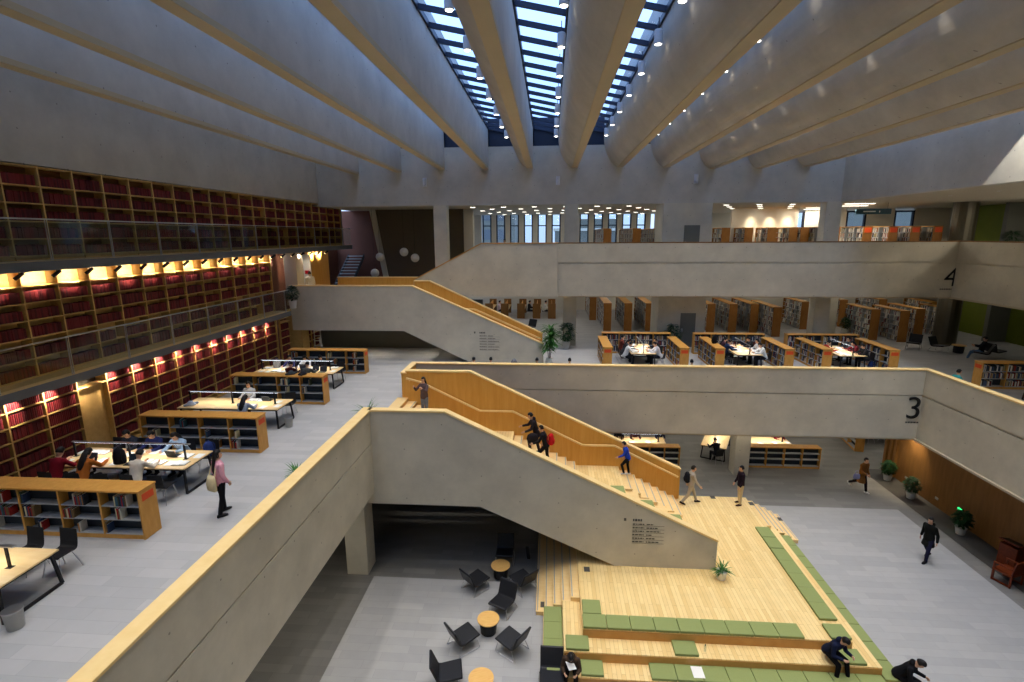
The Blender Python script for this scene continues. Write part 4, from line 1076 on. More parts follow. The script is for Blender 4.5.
def litter(ti, n, xa, xb, seed):
    r = random.Random(seed); nm = TS[ti]; used = []
    x0 = TX-3.75/2
    for i in range(n):
        for _ in range(60):
            px = x0+3.75*r.uniform(xa,xb); py = table_y[ti]+r.choice((-1,1))*r.uniform(.19,.43)
            if all(abs(px-a) > .27 or abs(py-b) > .34 for a, b in used): break
        else: continue
        used.append((px,py)); z = Z3+.751; k = r.random(); rz = r.uniform(-.12,.12)
        end = 'bookcase end' if px < TX else 'aisle end'; sd = 'near' if py < table_y[ti] else 'far'
        if k < .55: item(pap,'paper_sheet',(px,py,z),rz,'white paper on the %s side of %s, toward its %s' % (sd,nm,end),'paper','papers on the %s side of %s, %s' % (sd,nm,end))
        elif k < .86: item(obm,'open_book',(px,py,z),rz,'open book on the %s side of %s, toward its %s' % (sd,nm,end),'book','open books on the %s side of %s, %s' % (sd,nm,end))
        else: laptop((px,py,z),rz+(pi if py > table_y[ti] else 0),'dark laptop on the %s side of %s, toward its %s' % (sd,nm,end),'laptops on the %s side of %s, %s' % (sd,nm,end))
litter(1,40,.02,.97,1); litter(2,7,.6,.97,2); litter(3,44,.02,.97,3)
bag_black((TX-.1,table_y[1]-.38,Z3+.752),.4,'black backpack on the near edge of the crowded nearest table')
bag_blue((TX+1.55,table_y[1]+.88,Z3+.462),pi,'blue backpack on the far chair at the aisle end of the crowded nearest table')
bag_grey((TX-1.2,table_y[3]+.3,Z3+.752),.5,'grey backpack on the far edge of the farthest reading table')
item(make_jacket((150,160,180)),'folded_jacket',(TX-1.55,table_y[2]-.3,Z3+.752),.3,'pale blue jacket heaped on the bookcase end of the second reading table','jacket',None)
item(make_jacket((40,40,46)),'folded_jacket',(TX+1.75-.35,shelf_y[2],Z3+1.203),1.1,'dark jacket heaped on the third low bookshelf of the left hall','jacket',None)
item(make_jacket((60,66,72)),'folded_jacket',(TX+.9,shelf_y[2]+.02,Z3+1.203),.2,'grey jacket heaped on the third low bookshelf of the left hall','jacket',None)
def make_bin():
    t = empty('waste_bin', label='x', cat='bin')
    MB().lathe([(.115,0),(.12,.01),(.145,.33),(.15,.335),(.15,.35),(.135,.35),(.11,.03)],22).build('bin_body', M['bin'], t, True)
    MB().lathe([(.138,.352),(.155,.352),(.155,.37),(.14,.37)],22).build('bin_rim', M['chrome'], t)
    return t
wb = Proto(make_bin())
wb((-9.42,7.25,Z3),0,'round grey waste bin by the empty table at the left picture edge'); wb((-9.42,17.05,Z3),0,'round grey waste bin at the aisle end of the second reading table')
t = MB().box(-.03,.03,-.04,.04,0,.02).box(-.025,.025,-.015,.015,.02,.03)
sk = Proto(tag(t.build('table_socket', M['steel']),'x','socket'))
for i, (x, y) in enumerate(((-10.6,7.55),(-10.75,7.45))): sk((x,y,Z3+.752),.3,'small dark socket on the empty table at the left picture edge, %s' % ('right one of two','left one of two')[i])
# plants in front of the long near parapet
plant('potted_plant',(-6.36,16.75,Z3+.006),.14,.70,'spiky',.72,'spiky green plant behind the corner of the long near parapet',seed=3)
plant('potted_plant',(-6.85,12.55,Z3),.14,.42,'spiky',.5,'spiky green plant half hidden behind the middle of the long near parapet',seed=4)
# step ladder in the recess
t = empty('step_ladder', (-13.4,28.3,Z3), .3, 'white step ladder standing below the upper landing', 'ladder')
for s in (-1,1):
    MB().bar((s*.2,-.25,0),(s*.16,.0,1.55),.04,.03).build('rail', M['white'], t); MB().bar((s*.2,.3,0),(s*.16,.03,1.5),.03,.03).build('rear_leg', M['white'], t)
for i in range(5): MB().box(-.2,.2,-.24+.05*i,-.10+.05*i,.28*(i+1),.28*(i+1)+.03).build('tread', M['white'], t)
# upper landing
person('standing',(-13.7,28.6,8.255),0.6,1.72,(232,220,196),(60,60,66),'person in a cream top on the upper landing beside the white sign post')
t = empty('sign_post', (-13.95,28.9,8.255), 0, 'tall white sign post with a red square on the upper landing', 'sign')
MB().box(-.22,.22,-.05,.05,0,2.7).build('post', M['white'], t, bevel=.01); MB().box(-.13,.13,-.056,-.05,1.6,1.8).build('sign_square', cloth((170,30,40)), t)
mb = MB(); dashes(mb,-.12,1.28,.24,.06,-.05,random.Random(2)); mb.build('sign_lettering', M['ink2'], t)
plant('potted_plant',(-13.45,25.9,8.275),.2,.4,'bushy',.9,'bushy plant at the end of the middle walkway, before the upper landing',dark=True,seed=9)
for i, (x, y, z) in enumerate(GLOBES):
    t = empty('globe_lamp',(x,y,z),0,'round white globe lamp hanging before the dark wall, %s from the left' % ORD[i],'lamp','hanging globe lamps')
    MB().ball((0,0,0),(.28,.28,.28),20,14).build('globe', M['globe'], t, True); MB().cyl((0,0,.27),(0,0,13.76-z),.008,.008,6).build('cord', M['ink'], t)
def make_sconce():
    t = empty('wall_lamp', label='x', cat='lamp')
    MB().box(-.12,.12,-.02,0,-.25,.25).build('wall_plate', M['lampwhite'], t); MB().cyl((0,-.12,-.16),(0,-.12,.2),.1,.1,16).build('lamp_housing', M['lampwhite'], t); MB().box(-.04,.04,-.12,0,-.02,.04).build('bracket', M['steel'], t)
    return t
sc = Proto(make_sconce())
for i, x in enumerate((-7.5,.43,8.35)): sc((x,YF,15.1),0,'small white wall lamp high on the grey far wall, %s from the left' % ORD[i],'white wall lamps on the far wall')
# ------------------------------------------------------------------ reading pens behind the numeral 3 parapet
side = Proto(make_lowshelf(3.0,.45,1.2,4)); back = Proto(make_lowshelf(3.9,.42,1.2,4,False))
ptab = Proto(make_table(2.5,1.3,2))
PEN = ['left reading pen','middle reading pen','right reading pen']
pens = ((2.98,6.80,3.05,7.0),(8.55,11.9,8.3,12.2),(13.7,16.85,13.5,17.3))
for i, (xa, xb, b0, b1) in enumerate(pens):
    side((xa,27.2,Z3),pi/2,'low wood bookshelf on the left of the %s behind the numeral 3 parapet' % PEN[i],'low bookshelves around the reading pens')
    side((xb,27.2,Z3),-pi/2,'low wood bookshelf on the right of the %s behind the numeral 3 parapet' % PEN[i],'low bookshelves around the reading pens')
    back(((b0+b1)/2,29.75,Z3),0,'low wood bookshelf across the back of the %s behind the numeral 3 parapet' % PEN[i],'low bookshelves around the reading pens')
    cx = (xa+xb)/2
    ptab((cx,27.5,Z3),pi/2,'table crowded with papers in the %s' % PEN[i],'tables in the reading pens')
    for q, y in enumerate((26.7,27.5,28.3)):
        chair((cx-.92,y,Z3),-pi/2,'black chair left of the table in the %s, %s from the parapet' % (PEN[i],ORD[q]),'black chairs in the reading pens')
        chair((cx+.92,y,Z3),pi/2,'black chair right of the table in the %s, %s from the parapet' % (PEN[i],ORD[q]),'black chairs in the reading pens')
    r = random.Random(40+i)
    for q in range(12):
        px, py = cx+r.choice((-1,1))*r.uniform(.2,.45), 26.45+.19*q
        sd = 'left' if px < cx else 'right'
        item(r.choice((pap,obm)),'paper_sheet',(px,py,Z3+.752),pi/2+r.uniform(-.3,.3),'white paper or book on the %s half of the table in the %s' % (sd,PEN[i]),'paper','papers on the %s half of the table in the %s' % (sd,PEN[i]))
def pen_sit(i, s, q, pose, top, label, hair='hair'):
    cx = (pens[i][0]+pens[i][1])/2
    person(pose,(cx+s*.90,(26.7,27.5,28.3)[q],Z3),-s*-pi/2 if s > 0 else -pi/2,1.7,top,(38,40,46),label,hair)
pen_sit(0,-1,0,'read',(206,206,206),'person in a white top, nearest on the left side of the left pen table')
pen_sit(0,-1,1,'read_long',(60,60,66),'person in dark grey, second on the left side of the left pen table')
pen_sit(0,1,0,'read',(214,212,214),'person in a pale jacket, nearest on the right side of the left pen table')
pen_sit(0,1,1,'upright',(40,40,44),'person in black, second on the right side of the left pen table')
pen_sit(0,-1,2,'upright',(120,60,50),'person in a brick red top, farthest on the left side of the left pen table')
pen_sit(1,-1,1,'read',(40,54,84),'person in a navy jacket on the left side of the middle pen table')
pen_sit(1,-1,2,'read_long',(90,60,70),'person in a mauve top, farthest on the left side of the middle pen table')
pen_sit(1,1,0,'read',(226,226,224),'person in a white jacket, nearest on the right side of the middle pen table')
pen_sit(1,1,1,'upright_long',(200,200,204),'person in a pale grey top, second on the right side of the middle pen table')
pen_sit(1,1,2,'read',(36,36,40),'person in black, farthest on the right side of the middle pen table')
pen_sit(2,-1,1,'read',(180,60,50),'person in a red top on the left side of the right pen table')
pen_sit(2,1,0,'read',(40,40,44),'person in black, nearest on the right side of the right pen table')
pen_sit(2,1,1,'read_long',(120,40,46),'person in a dark red top on the right side of the right pen table')
pen_sit(2,1,2,'upright',(70,74,82),'person in grey, farthest on the right side of the right pen table')
bag_blue((16.35,26.6,Z3+.005),1.2,'blue bag leaning on the right shelf of the right pen'); bag_black((8.6,26.9,Z3+1.203),.6,'dark bag on top of the left shelf of the middle pen')
# readers along the parapet: only their heads show
for i, (x, c, l) in enumerate(((-3.5,(220,216,206),'leftmost of the heads above the parapet cap'),(-2.7,(60,60,64),'second head from the left above the parapet cap'),(-.55,(50,54,60),'dark head beside the tall plant above the parapet cap'),(.95,(40,40,46),'dark haired head above the parapet cap, left of the left pen'),(6.45,(40,40,44),'dark haired head above the parapet cap, between the left and middle pens'),(16.9,(60,150,150),'head above the right parapet cap near its corner'))):
    y = 23.0 if i < 5 else 21.9
    chair((x,y,Z3),0 if i < 5 else -pi/2,'black chair hidden behind the parapet, under the '+['leftmost head','second head from the left','head beside the tall plant','head left of the left pen','head between two pens','head near the right corner'][i],'chairs hidden behind the parapet')
    person('upright',(x,y,Z3),0 if i < 5 else -pi/2,1.56,c,(40,42,48),'seated person, '+l)
bag_grey((-1.6,22.95,Z3+.75),.2,'grey bag on a stool behind the parapet cap, between two heads')
st2 = empty('stool', (-1.6,22.95,Z3), 0, 'low round stool behind the parapet carrying a grey bag', 'stool')
MB().cyl((0,0,.70),(0,0,.747),.22,.22,20).build('seat', M['blackpl'], st2); 
for a in range(3): MB().cyl((cos(a*2.09)*.12,sin(a*2.09)*.12,.70),(cos(a*2.09)*.2,sin(a*2.09)*.2,0),.014).build('leg', M['chrome'], st2)
# shelf and table at the far right
side2 = make_lowshelf(4.2,.45,1.2,4); side2.location = (21.1,23.5,Z3); tag(side2,'low wood bookshelf at the right edge behind the right parapet',None)
side3 = make_lowshelf(2.6,.45,1.2,3); side3.location = (24.6,21.6,Z3); side3.rotation_euler = (0,0,pi/2); tag(side3,'low wood bookshelf past the right picture edge beside a study table',None)
ptab((20.8,21.2,Z3),0,'study table behind the right parapet at the picture edge','tables in the reading pens')
for q, (x, c, ps, l) in enumerate(((20.2,(36,38,44),'read','person in black at the study table of the right picture edge'),(21.2,(206,206,210),'upright','person in a white top at the study table of the right picture edge'))):
    chair((x,22.05,Z3),pi,'black chair on the far side of the right-edge study table, %s from the left' % ORD[q],'chairs at the study table of the right edge'); person(ps,(x,22.05,Z3),pi,1.7,c,(40,40,46),l)
chair((19.9,20.3,Z3),0,'black chair on the near side of the study table at the right edge','chairs at the study table of the right edge')
person('read',(19.9,20.3,Z3),0,1.7,(48,60,160),(40,40,46),'person in a bright blue jacket above the right parapet cap')
for q in range(5): item(pap,'paper_sheet',(19.9+.42*q,21.2+(-.3 if q % 2 else .28),Z3+.752),.2*q,'white paper on the study table at the right picture edge','paper','papers on the study table of the right edge')
# lounge chairs before the round column
LC = ((21.7,31.6,2.4,'leftmost'),(22.7,30.9,-2.7,'second from the left'),(23.6,29.2,1.0,'third from the left, with a seated person'),(24.7,29.6,-1.3,'rightmost'))
for x, y, rz, l in LC: lounge((x,y,Z3),rz,'black lounge chair before the round column, '+l,'lounge chairs before the round column')
roundt((23.5,30.6,Z3),0,'round wood table between the lounge chairs before the round column')
person('lounge',(23.6,29.2,Z3),1.0,1.7,(36,38,44),(90,120,160),'person in black with pale blue trousers in a lounge chair before the round column')
# ------------------------------------------------------------------ tall book stacks
stackbooks = []
def make_stack(L, H=2.0, D=.55):
    t = empty('book_stack', label='x', cat='bookshelf')
    for s in (-1,1): MB().box(-D/2,D/2,s*L/2,s*(L/2-.05),0,H).build('end_panel', M['stackwood'], t, bevel=.006)
    MB().box(-D/2,D/2,-L/2+.05,L/2-.05,H-.05,H).build('top', M['shelfwood'], t)
    MB().box(-.012,.012,-L/2+.05,L/2-.05,.05,H-.05).build('back_panel', M['shelfmetal'], t)
    n = max(2,round(L/1.0)); s = MB()
    for i in range(1,n): y = -L/2+L*i/n; s.box(-D/2+.01,D/2-.01,y-.015,y+.015,0,H-.05)
    s.build('divider', M['shelfmetal'], t)
    for i in range(6):
        z = .10+.31*i; MB().box(-D/2+.01,D/2-.01,-L/2+.05,L/2-.05,z-.02,z).build('shelf', M['shelfmetal'], t)
    return t
def fill_stack(x, y, z0, L, rz, rnd, D=.55):
    n = max(2,round(L/1.0))
    for s in (-1,1):
        for i in range(6):
            for b in range(n):
                yy = -L/2+L*b/n+.06; e = -L/2+L*(b+1)/n-.05-rnd.uniform(0,.35)
                while yy < e-.06:
                    w = rnd.uniform(.03,.055); h = rnd.uniform(.19,.27); dx = rnd.uniform(.015,.05)
                    xo, xi = s*(D/2-dx), s*.03
                    stackbooks.append((x,y,z0,rz,xo,xi,yy,w,.103+.31*i,h,rnd.choice((0,0,0,1,1,2,3,4,5)))); yy += w+.002
rs = random.Random(11)
def fill_low(x, y, z0, L, along, rnd, D=.45, nb=4, sides=(-1,1)):
    for s in sides:
        for z in (.134,.484,.814):
            for b in range(nb):
                t1 = -L/2+L*b/nb+.05; e = -L/2+L*(b+1)/nb-.05-rnd.choice((0,0,.1,.4))
                while t1 < e-.05:
                    w = rnd.uniform(.025,.05); h = rnd.uniform(.19,.27); dx = rnd.uniform(.03,.06)
                    stackbooks.append((x,y,z0,along,s*(D/2-dx),s*.03,t1,w,z+.003,h,rnd.choice((0,1,2,2,3,4,4,5)))); t1 += w+.002
for xa, xb, b0, b1 in pens:
    fill_low(xa,27.2,Z3,3.0,0,rs); fill_low(xb,27.2,Z3,3.0,0,rs); fill_low((b0+b1)/2,29.75,Z3,3.9,1,rs,.42)
fill_low(21.1,23.5,Z3,4.2,1,rs)
pstack = {}
def stack(x, y0, z0, L, label, group, rz=0):
    if L not in pstack: pstack[L] = Proto(make_stack(L))
    pstack[L]((x,y0+L/2,z0),rz,label,group); fill_stack(x,y0+L/2,z0,L,rz,rs)
for i, (x, y) in enumerate(((3.5,41.4),(4.15,36.7),(5.6,36.7),(7.1,36.7))): stack(x,y,Z3,5,'tall wood ended book stack behind the left reading pen, %s from the left' % ORD[i],'book stacks behind the left pen')
for i, x in enumerate((11.3,12.8,14.25,15.15)): stack(x,36.5 if i < 3 else 35.0,Z3,4,'tall wood ended book stack behind the middle reading pen, %s from the left' % ORD[i],'book stacks behind the middle pen')
for i, (x, y) in enumerate(((20.9,34.2),(22.3,33.6),(23.9,34.6),(25.9,34.4))): stack(x,y,Z3,3,'tall wood ended book stack behind the right reading pen, %s from the left' % ORD[i],'book stacks behind the right pen')
for i, (x, y) in enumerate(((21.6,39.2),(24.6,39.6),(27.2,38))): stack(x,y,Z3,3,'farther book stack seen past the right stacks, %s from the left' % ORD[i],'farther book stacks at the right')
stack(18.3,37.9,Z3,3,'book stack standing alone by the white rear wall','book stacks behind the right pen')
for i, x in enumerate((3.95,5.95,7.6)): stack(x,36.6,Z4,7,'tall book stack behind the middle top opening, %s from the left' % ORD[i],'book stacks of the top floor, middle')
for i, x in enumerate((11.85,13.35,14.85,16.25)): stack(x,36.4,Z4,2.1,'tall book stack behind the wide top opening, %s from the left' % ORD[i],'book stacks of the top floor, wide opening')
for i, x in enumerate((17.6,19.5,21.0,22.3,23.6)):
    stack(x,33.8,Z4,4,'tall book stack with an orange end sign at the top right, %s from the left' % ORD[i],'book stacks of the top floor, right')
    tag(MB().box(x-.2,x+.2,33.77,33.797,Z4+1.62,Z4+1.92).build('stack_sign', M['orange']),'orange sign on the end of the top right book stacks, %s from the left' % ORD[i],'sign','orange stack signs')
stack(16.9,36.2,Z4,2,'small stack by the lit white wall of the top floor','book stacks of the top floor, right')
scol = [(224,220,210),(196,190,178),(70,84,110),(140,60,52),(60,64,66),(170,150,110)]
mb = MB()
for x, y, z0, rz, xo, xi, yy, w, zz, h, c in stackbooks:
    mb.mi = c
    if rz == 1: mb.box(x+yy,x+yy+w,y+min(xo,xi),y+max(xo,xi),z0+zz,z0+zz+h)
    else: mb.box(x+min(xo,xi),x+max(xo,xi),y+yy,y+yy+w,z0+zz,z0+zz+h)
tag(mb.build('stack_books',[cloth(c) for c in scol]),'rows of mixed library books filling the tall stacks of the rear floors','books',None,'stuff')
# carrels near the rear windows, with chairs and readers
for i, x in enumerate((-5.0,-3.7,-2.35,-1.05,.2)):
    t = empty('study_carrel',(x,43.6,Z3),0,'tall wood sided study desk far back on the numeral 3 level, %s from the left' % ORD[i],'desk','study desks far back')
    MB().box(-.32,.32,-1.6,-1.54,0,1.25).build('end_panel', M['oakdark'], t, bevel=.006); MB().box(-.32,.32,-1.54,1.6,.71,.75).build('desk_top', M['tabletop'], t)
    MB().box(-.02,.02,-1.54,1.6,.75,1.15).build('divider', M['shelfwood'], t); MB().box(-.32,.32,1.6,1.66,0,1.25).build('end_panel', M['oakdark'], t)
for i, (x, c) in enumerate(((-4.3,(220,200,210)),(-1.75,(40,40,44)),(-.4,(226,226,224)))):
    chair((x,43.2,Z3),-pi/2,'black chair between the far study desks, %s from the left' % ORD[i],'chairs at the far study desks'); person('upright',(x,43.2,Z3),-pi/2,1.7,c,(40,42,50),'tiny seated person between the far study desks, %s from the left' % ORD[i])
lounge((-1.4,36.2,Z3),2.6,'black lounge chair on the open floor right of the upper staircase','lounge chairs by the upper staircase'); lounge((-2.5,36.6,Z3),-2.2,'second black lounge chair on the open floor, partly hidden by the stair cap','lounge chairs by the upper staircase')
plant('potted_plant',(.02,26.75,Z3),.18,.35,'tall',1.62,'tall leafy plant at the foot of the upper staircase',seed=12)
plant('potted_plant',(1.05,30.75,Z3),.22,.42,'bushy',1.35,'dark bushy plant in a white pot beside the column, right of the tall leafy plant',dark=True,seed=13)
plant('potted_plant',(7.35,30.7,Z3),.22,.42,'bushy',1.3,'dark bushy plant beside the grey door, behind the left pen',dark=True,seed=14)
plant('potted_plant',(20.1,36.0,Z3),.2,.4,'bushy',.9,'dark bushy plant between the square column and the right stacks',dark=True,seed=15)
plant('potted_plant',(26.4,32.0,Z4),.2,.35,'bushy',1.5,'bushy plant right of the round column on the top floor',dark=True,seed=16)
# top floor details
chair((-2.9,33.4,Z4),pi,'black chair before the rear windows of the top floor, behind the stair parapet'); person('upright',(-2.9,33.4,Z4),pi,1.7,(40,34,34),(40,40,46),'dark haired seated person before the rear windows of the top floor')
t = empty('hanging_sign',(19.2,33.0,13.25),0,'slate blue sign hanging from the ceiling at the top right','sign')
MB().box(-1.0,1.0,-.06,.06,-.16,.16).build('sign_board', cloth((74,100,112)), t, bevel=.01)
for s in (-1,1): MB().cyl((s*.8,0,.16),(s*.8,0,.51),.008).build('cord', M['ink'], t)
MB().box(.3,.36,-.064,-.06,-.06,.04).box(-.6,.1,-.064,-.06,-.03,.03).build('sign_lettering', M['paper'], t)
# ceiling lamps of the rear floors
def make_strip(pw, w=.55, d=.12):
    t = empty('ceiling_lamp', label='x', cat='lamp')
    MB().box(-w/2-.02,w/2+.02,-d/2-.02,d/2+.02,-.05,0).build('lamp_housing', M['lampwhite'], t)
    MB().box(-w/2,w/2,-d/2,d/2,-.056,-.05).build('diffuser', M['lampglow'], t)
    light('AREA','lamp_light',(0,0,-.06),pw,(1,.92,.78),t,(0,0,-3),sx=w,sy=d)
    return t
s4 = Proto(make_strip(P_L4,.3,.1)); s4r = Proto(make_strip(P_L4*15,1.7,.12))
for r_, y in enumerate((33.2,35.6,38.0,40.4,42.8,45.4)):
    for c_ in range(14):
        x = -4.9+1.95*c_ + (.97 if r_ % 2 else 0)
        if 6.4 < x < 9.7 and y < 34.2: continue
        if x > 9 and (12.3 < x < 17.5 and y > 38) : continue
        if x > 17.3 and c_ % 2: continue
        (s4r if x > 17.3 else s4)((x,y,13.76),0,'bright ceiling lamp of the top floor, %s row back, %s from the left' % (ORD[r_],ORD[c_]),'ceiling lamps of the top floor')
for j in range(6):  # out of view, added to light the right soffit by floor bounce
    for q, x in enumerate((24.5,28.5)): s4r((x,8+3.8*j,13.76),0,'added long ceiling lamp at the top right, %s row from the near side, %s' % (ORD[j],('inner','outer')[q]),'added long ceiling lamps at the right of the top floor')
s3 = Proto(make_strip(P_L3))  # unseen lamps put in to light the level behind the parapet
for r_, y in enumerate((32.8,35.4,38.0,40.6,43.2,45.6)):
    for c_ in range(14):
        x = -4.9+2.4*c_
        if 6.4 < x < 9.7 and y < 34.2: continue
        s3((x,y,8.55),0,'unseen ceiling lamp over the numeral 3 level stacks, %s row back, %s from the left' % (ORD[r_],ORD[c_]),'unseen ceiling lamps over the numeral 3 level')
s2 = Proto(make_strip(P_L2))  # unseen lamps put in to light the floor below the parapet
for r_, y in enumerate((24.3,28.4,32.6,37)):
    for c_ in range(8):
        x = 2.2+2.4*c_
        if r_ == 0 and (9.4 < x < 10.4 or x > 17): continue
        s2((x,y,3.3),0,'unseen ceiling lamp under the numeral 3 parapet floor, %s row back, %s from the left' % (ORD[r_],ORD[c_]),'unseen ceiling lamps of the lowest level')
def make_down(pw, ang, col=(1,.82,.56), name='recessed_downlight'):
    t = empty(name, label='x', cat='lamp')
    MB().lathe([(.06,-.012),(.08,-.012),(.08,0),(.06,0)],18).build('lamp_ring', M['lampwhite'], t)
    MB().cyl((0,0,-.006),(0,0,-.002),.058,.058,18).build('lamp_lens', M['lampglow'], t)
    light('SPOT','lamp_light',(0,0,-.03),pw,col,t,(0,0,-3),.05,angle=ang,blend=1)
    return t
su = Proto(make_strip(P_L2*1.3))  # lamps added to brighten the floor under the left hall
for j in range(5): su((-7.6,14.0-3.2*j,3.0),pi/2,'added ceiling lamp under the left hall floor, %s from the far end' % ORD[j],'added ceiling lamps under the left hall')
dn = Proto(make_down(P_WALLW,80))
dn((16.98,23.9,3.3),0,'recessed downlight washing the far end of the brown wood wall','downlights under the right parapet floor')
for q, x in enumerate((14.2,15.5,16.7)): dn((x,38.2,13.76),0,'recessed downlight washing the white rear wall of the top floor, %s from the left' % ORD[q],'downlights before the white rear wall')
ds = Proto(make_down(P_SOFF,120,(1,.9,.74)))
for j in range(10): ds((19.5,27.5-2.8*j,13.76),0,'recessed downlight in the beige soffit at the top right, %s from the far end' % ORD[j],'downlights in the top right soffit')
ds((-13.75,28.35,11.13),0,'added recessed downlight under the upper walkway above the white sign post','added downlights above the upper landing')  # added to light the white sign post
for j in range(4): ds((-12.4+2.6*j,28.4,6.88),0,'recessed downlight under the upper landing, %s from the left' % ORD[j],'downlights under the upper landing')
wl = empty('wall_floodlight',(15.2,18.3,17.2),0,'floodlight on an arm at the upper right wall throwing a bright arc','lamp')
MB().box(-.12,.12,-.08,.08,-.1,.1).build('lamp_housing', M['lampwhite'], wl, bevel=.01); MB().cyl((-.05,0,.08),(1.3,0,.3),.015,.015,8).build('lamp_arm', M['lampwhite'], wl)
light('SPOT','lamp_light',(.16,0,0),P_FLOOD,(1,.96,.86),wl,(1.46,0,-3.3),.03,angle=88,blend=.06)
# ------------------------------------------------------------------ lowest level
for i, (x, y, rz) in enumerate(((-1.45,14.5,0),(-2.42,13.05,0),(-1.05,12.98,0),(-2.62,11.72,0),(.16,11.75,.0),(-2.42,15.6,0),(-.86,15.72,0),(-1.58,17.15,0))):
    nm = ['behind the middle round table','left of the middle round table','right of the middle round table','at the nearest round table, left','cut by the picture bottom beside the bent reader','left of the shaded round table','right of the shaded round table','in the dark behind the shaded round table'][i]
    f = [pi-.45,-.85,.95,-1.35,pi,-.75,.75,pi][i]
    lounge((x,y,.007),f,'black lounge chair on the pale floor '+nm,'black lounge chairs of the lowest level')
for i, (x, y) in enumerate(((-1.78,13.6),(-1.72,11.45),(-1.65,16.22))):
    roundt((x,y,.007),.4*i,'low round wood table on a black base, '+['in the middle of three lounge chairs','cut by the picture bottom','in the shade under the stair'][i],'low round tables of the lowest level')
tag(MB().prism([(0,0),(.12,0),(.06,.5),(-.06,.5)],'y',0,.04).build('display_panel', M['blackpl'], loc=(-.75,17.3,.007)),'dark narrow panel standing in the shade under the stair','panel')
plant('potted_plant',(5.72,15.42,PZ+.003),.17,.30,'spiky',.46,'spiky green plant in a white pot at the foot of the grey stair balustrade',seed=5)
for i, (x, y) in enumerate(((16.77,24.8),(16.69,23.0),(16.72,20.1))):
    plant('potted_plant',(x,y,.007),.19,.30,'bushy',.80,'bushy plant in a white pot along the brown wood wall, %s' % ['farthest','second from the far end','below the green exit sign'][i],dark=True,group='plants along the brown wood wall',seed=30+i)
t = empty('exit_sign',(17.28,20.95,.62),0,'small lit green exit sign on the brown wood wall','sign')
MB().box(-.03,.02,-.13,.13,-.07,.07).build('sign_case', M['steel'], t); MB().box(-.036,-.03,-.115,.115,-.055,.055).build('lit_face', M['exitglow'], t)
mb = MB().bar((-.04,-.10,0),(-.04,.03,0),.004,.02).bar((-.04,.03,.03),(-.04,.08,0),.004,.02,(1,0,0)).bar((-.04,.03,-.03),(-.04,.08,0),.004,.02,(1,0,0)); mb.build('arrow', M['paper'], t)
for i, (y, z) in enumerate(((22.2,.35),(24.2,.35))): tag(MB().box(17.27,17.3,y,y+.16,z,z+.1).box(17.262,17.27,y+.03,y+.13,z+.03,z+.07).build('wall_socket', M['bin']),'small white socket plate low on the brown wood wall, %s' % ('nearer the exit sign','nearer the far end')[i],'socket')
t = empty('wooden_armchair',(16.05,17.1,.007),.35,'red brown wooden armchair at the right picture edge by the brown wall','chair')
MB().box(-.34,.34,-.30,.30,.40,.46).build('seat', M['redwood'], t, bevel=.012)
for sx in (-1,1):
    for sy in (-1,1): MB().box(sx*.30-.03,sx*.30+.03,sy*.26-.03,sy*.26+.03,0,.40 if sy < 0 else .66).build('leg', M['redwood'], t, bevel=.008)
    MB().bar((sx*.31,.29,.68),(sx*.31,-.30,.70),.06,.05).build('armrest', M['redwood'], t, bevel=.01)
    MB().bar((sx*.30,-.27,.04),(sx*.30,.27,.04),.05,.05).build('stretcher', M['redwood'], t)
MB().prism([(-.27,.44),(-.36,.98),(-.32,.99),(-.23,.46)],'x',-.32,.32).build('backrest', M['redwood'], t, bevel=.01)
t = empty('wooden_lectern',(16.9,18.05,.007),1.9,'red brown wooden lectern with a dark tilted screen by the brown wall','lectern')
MB().box(-.28,.28,-.22,.22,0,.85).build('cabinet', M['redwood'], t, bevel=.012); MB().prism([(-.26,.85),(.26,.98),(.26,1.03),(-.26,.90)],'x',-.32,.32).build('tilted_top', M['redwood'], t, bevel=.008)
MB().prism([(-.2,.917),(.2,1.017),(.2,1.03),(-.2,.93)],'x',-.25,.25).build('screen', M['blackpl'], t)
# low shelves, desks and readers under the numeral 3 parapet
for i, (x, y, L, l) in enumerate(((12.25,26.05,3.6,'right of the square column'),(5.3,25.75,3.1,'behind the lower staircase'))):
    t = make_lowshelf(L,.45,1.15,4,False); t.location = (x,y,0); tag(t,'dark fronted low bookshelf under the numeral 3 parapet, '+l)
ptab((12.0,27.6,0),0,'study table behind the low bookshelf right of the square column','study tables of the lowest level'); ptab((5.2,27.2,0),0,'study table behind the low bookshelf beyond the lower staircase','study tables of the lowest level')
ptab((9.4,27.8,0),1.15,'study table set at an angle left of the square column','study tables of the lowest level')
for x, y, rz, ps, c, l in ((4.0,28.0,pi,'read',(34,34,38),'person in black at the study table beyond the lower staircase, left'),(4.9,28.0,pi,'read_long',(60,36,40),'person in dark maroon at the study table beyond the lower staircase, middle'),(6.3,28.0,pi,'upright',(30,36,60),'person in navy at the study table beyond the lower staircase, right'),
    (9.0,26.3,.25,'read',(28,30,40),'person in black seen from behind, left of the square column'),(12.9,28.4,pi,'read',(110,24,34),'person in a dark red top at the study table right of the square column')):
    chair((x,y,0),rz,'black chair under the '+l.replace(' at the study table','').replace(' seen from behind',''),'chairs under the numeral 3 parapet'); person(ps,(x,y,0),rz,1.7,c,(36,36,42),l)
for i, (x, y) in enumerate(((12.4,27.4),(13.1,27.5),(11.6,27.3),(5.5,27.1),(4.6,27.0))): item(pap,'paper_sheet',(x,y,.752),.3*i,'white paper on a study table under the numeral 3 parapet','paper','papers on the study tables of the lowest level')
t = make_lowshelf(3.2,.45,1.2,3,False); t.location = (17.6,29.8,0); t.rotation_euler = (0,0,pi/2-.15); tag(t,'honey wood low bookshelf seen far back beside the brown wall')
ptab((19.6,30.6,0),.1,'study table far back beside the honey wood bookshelf','study tables of the lowest level')
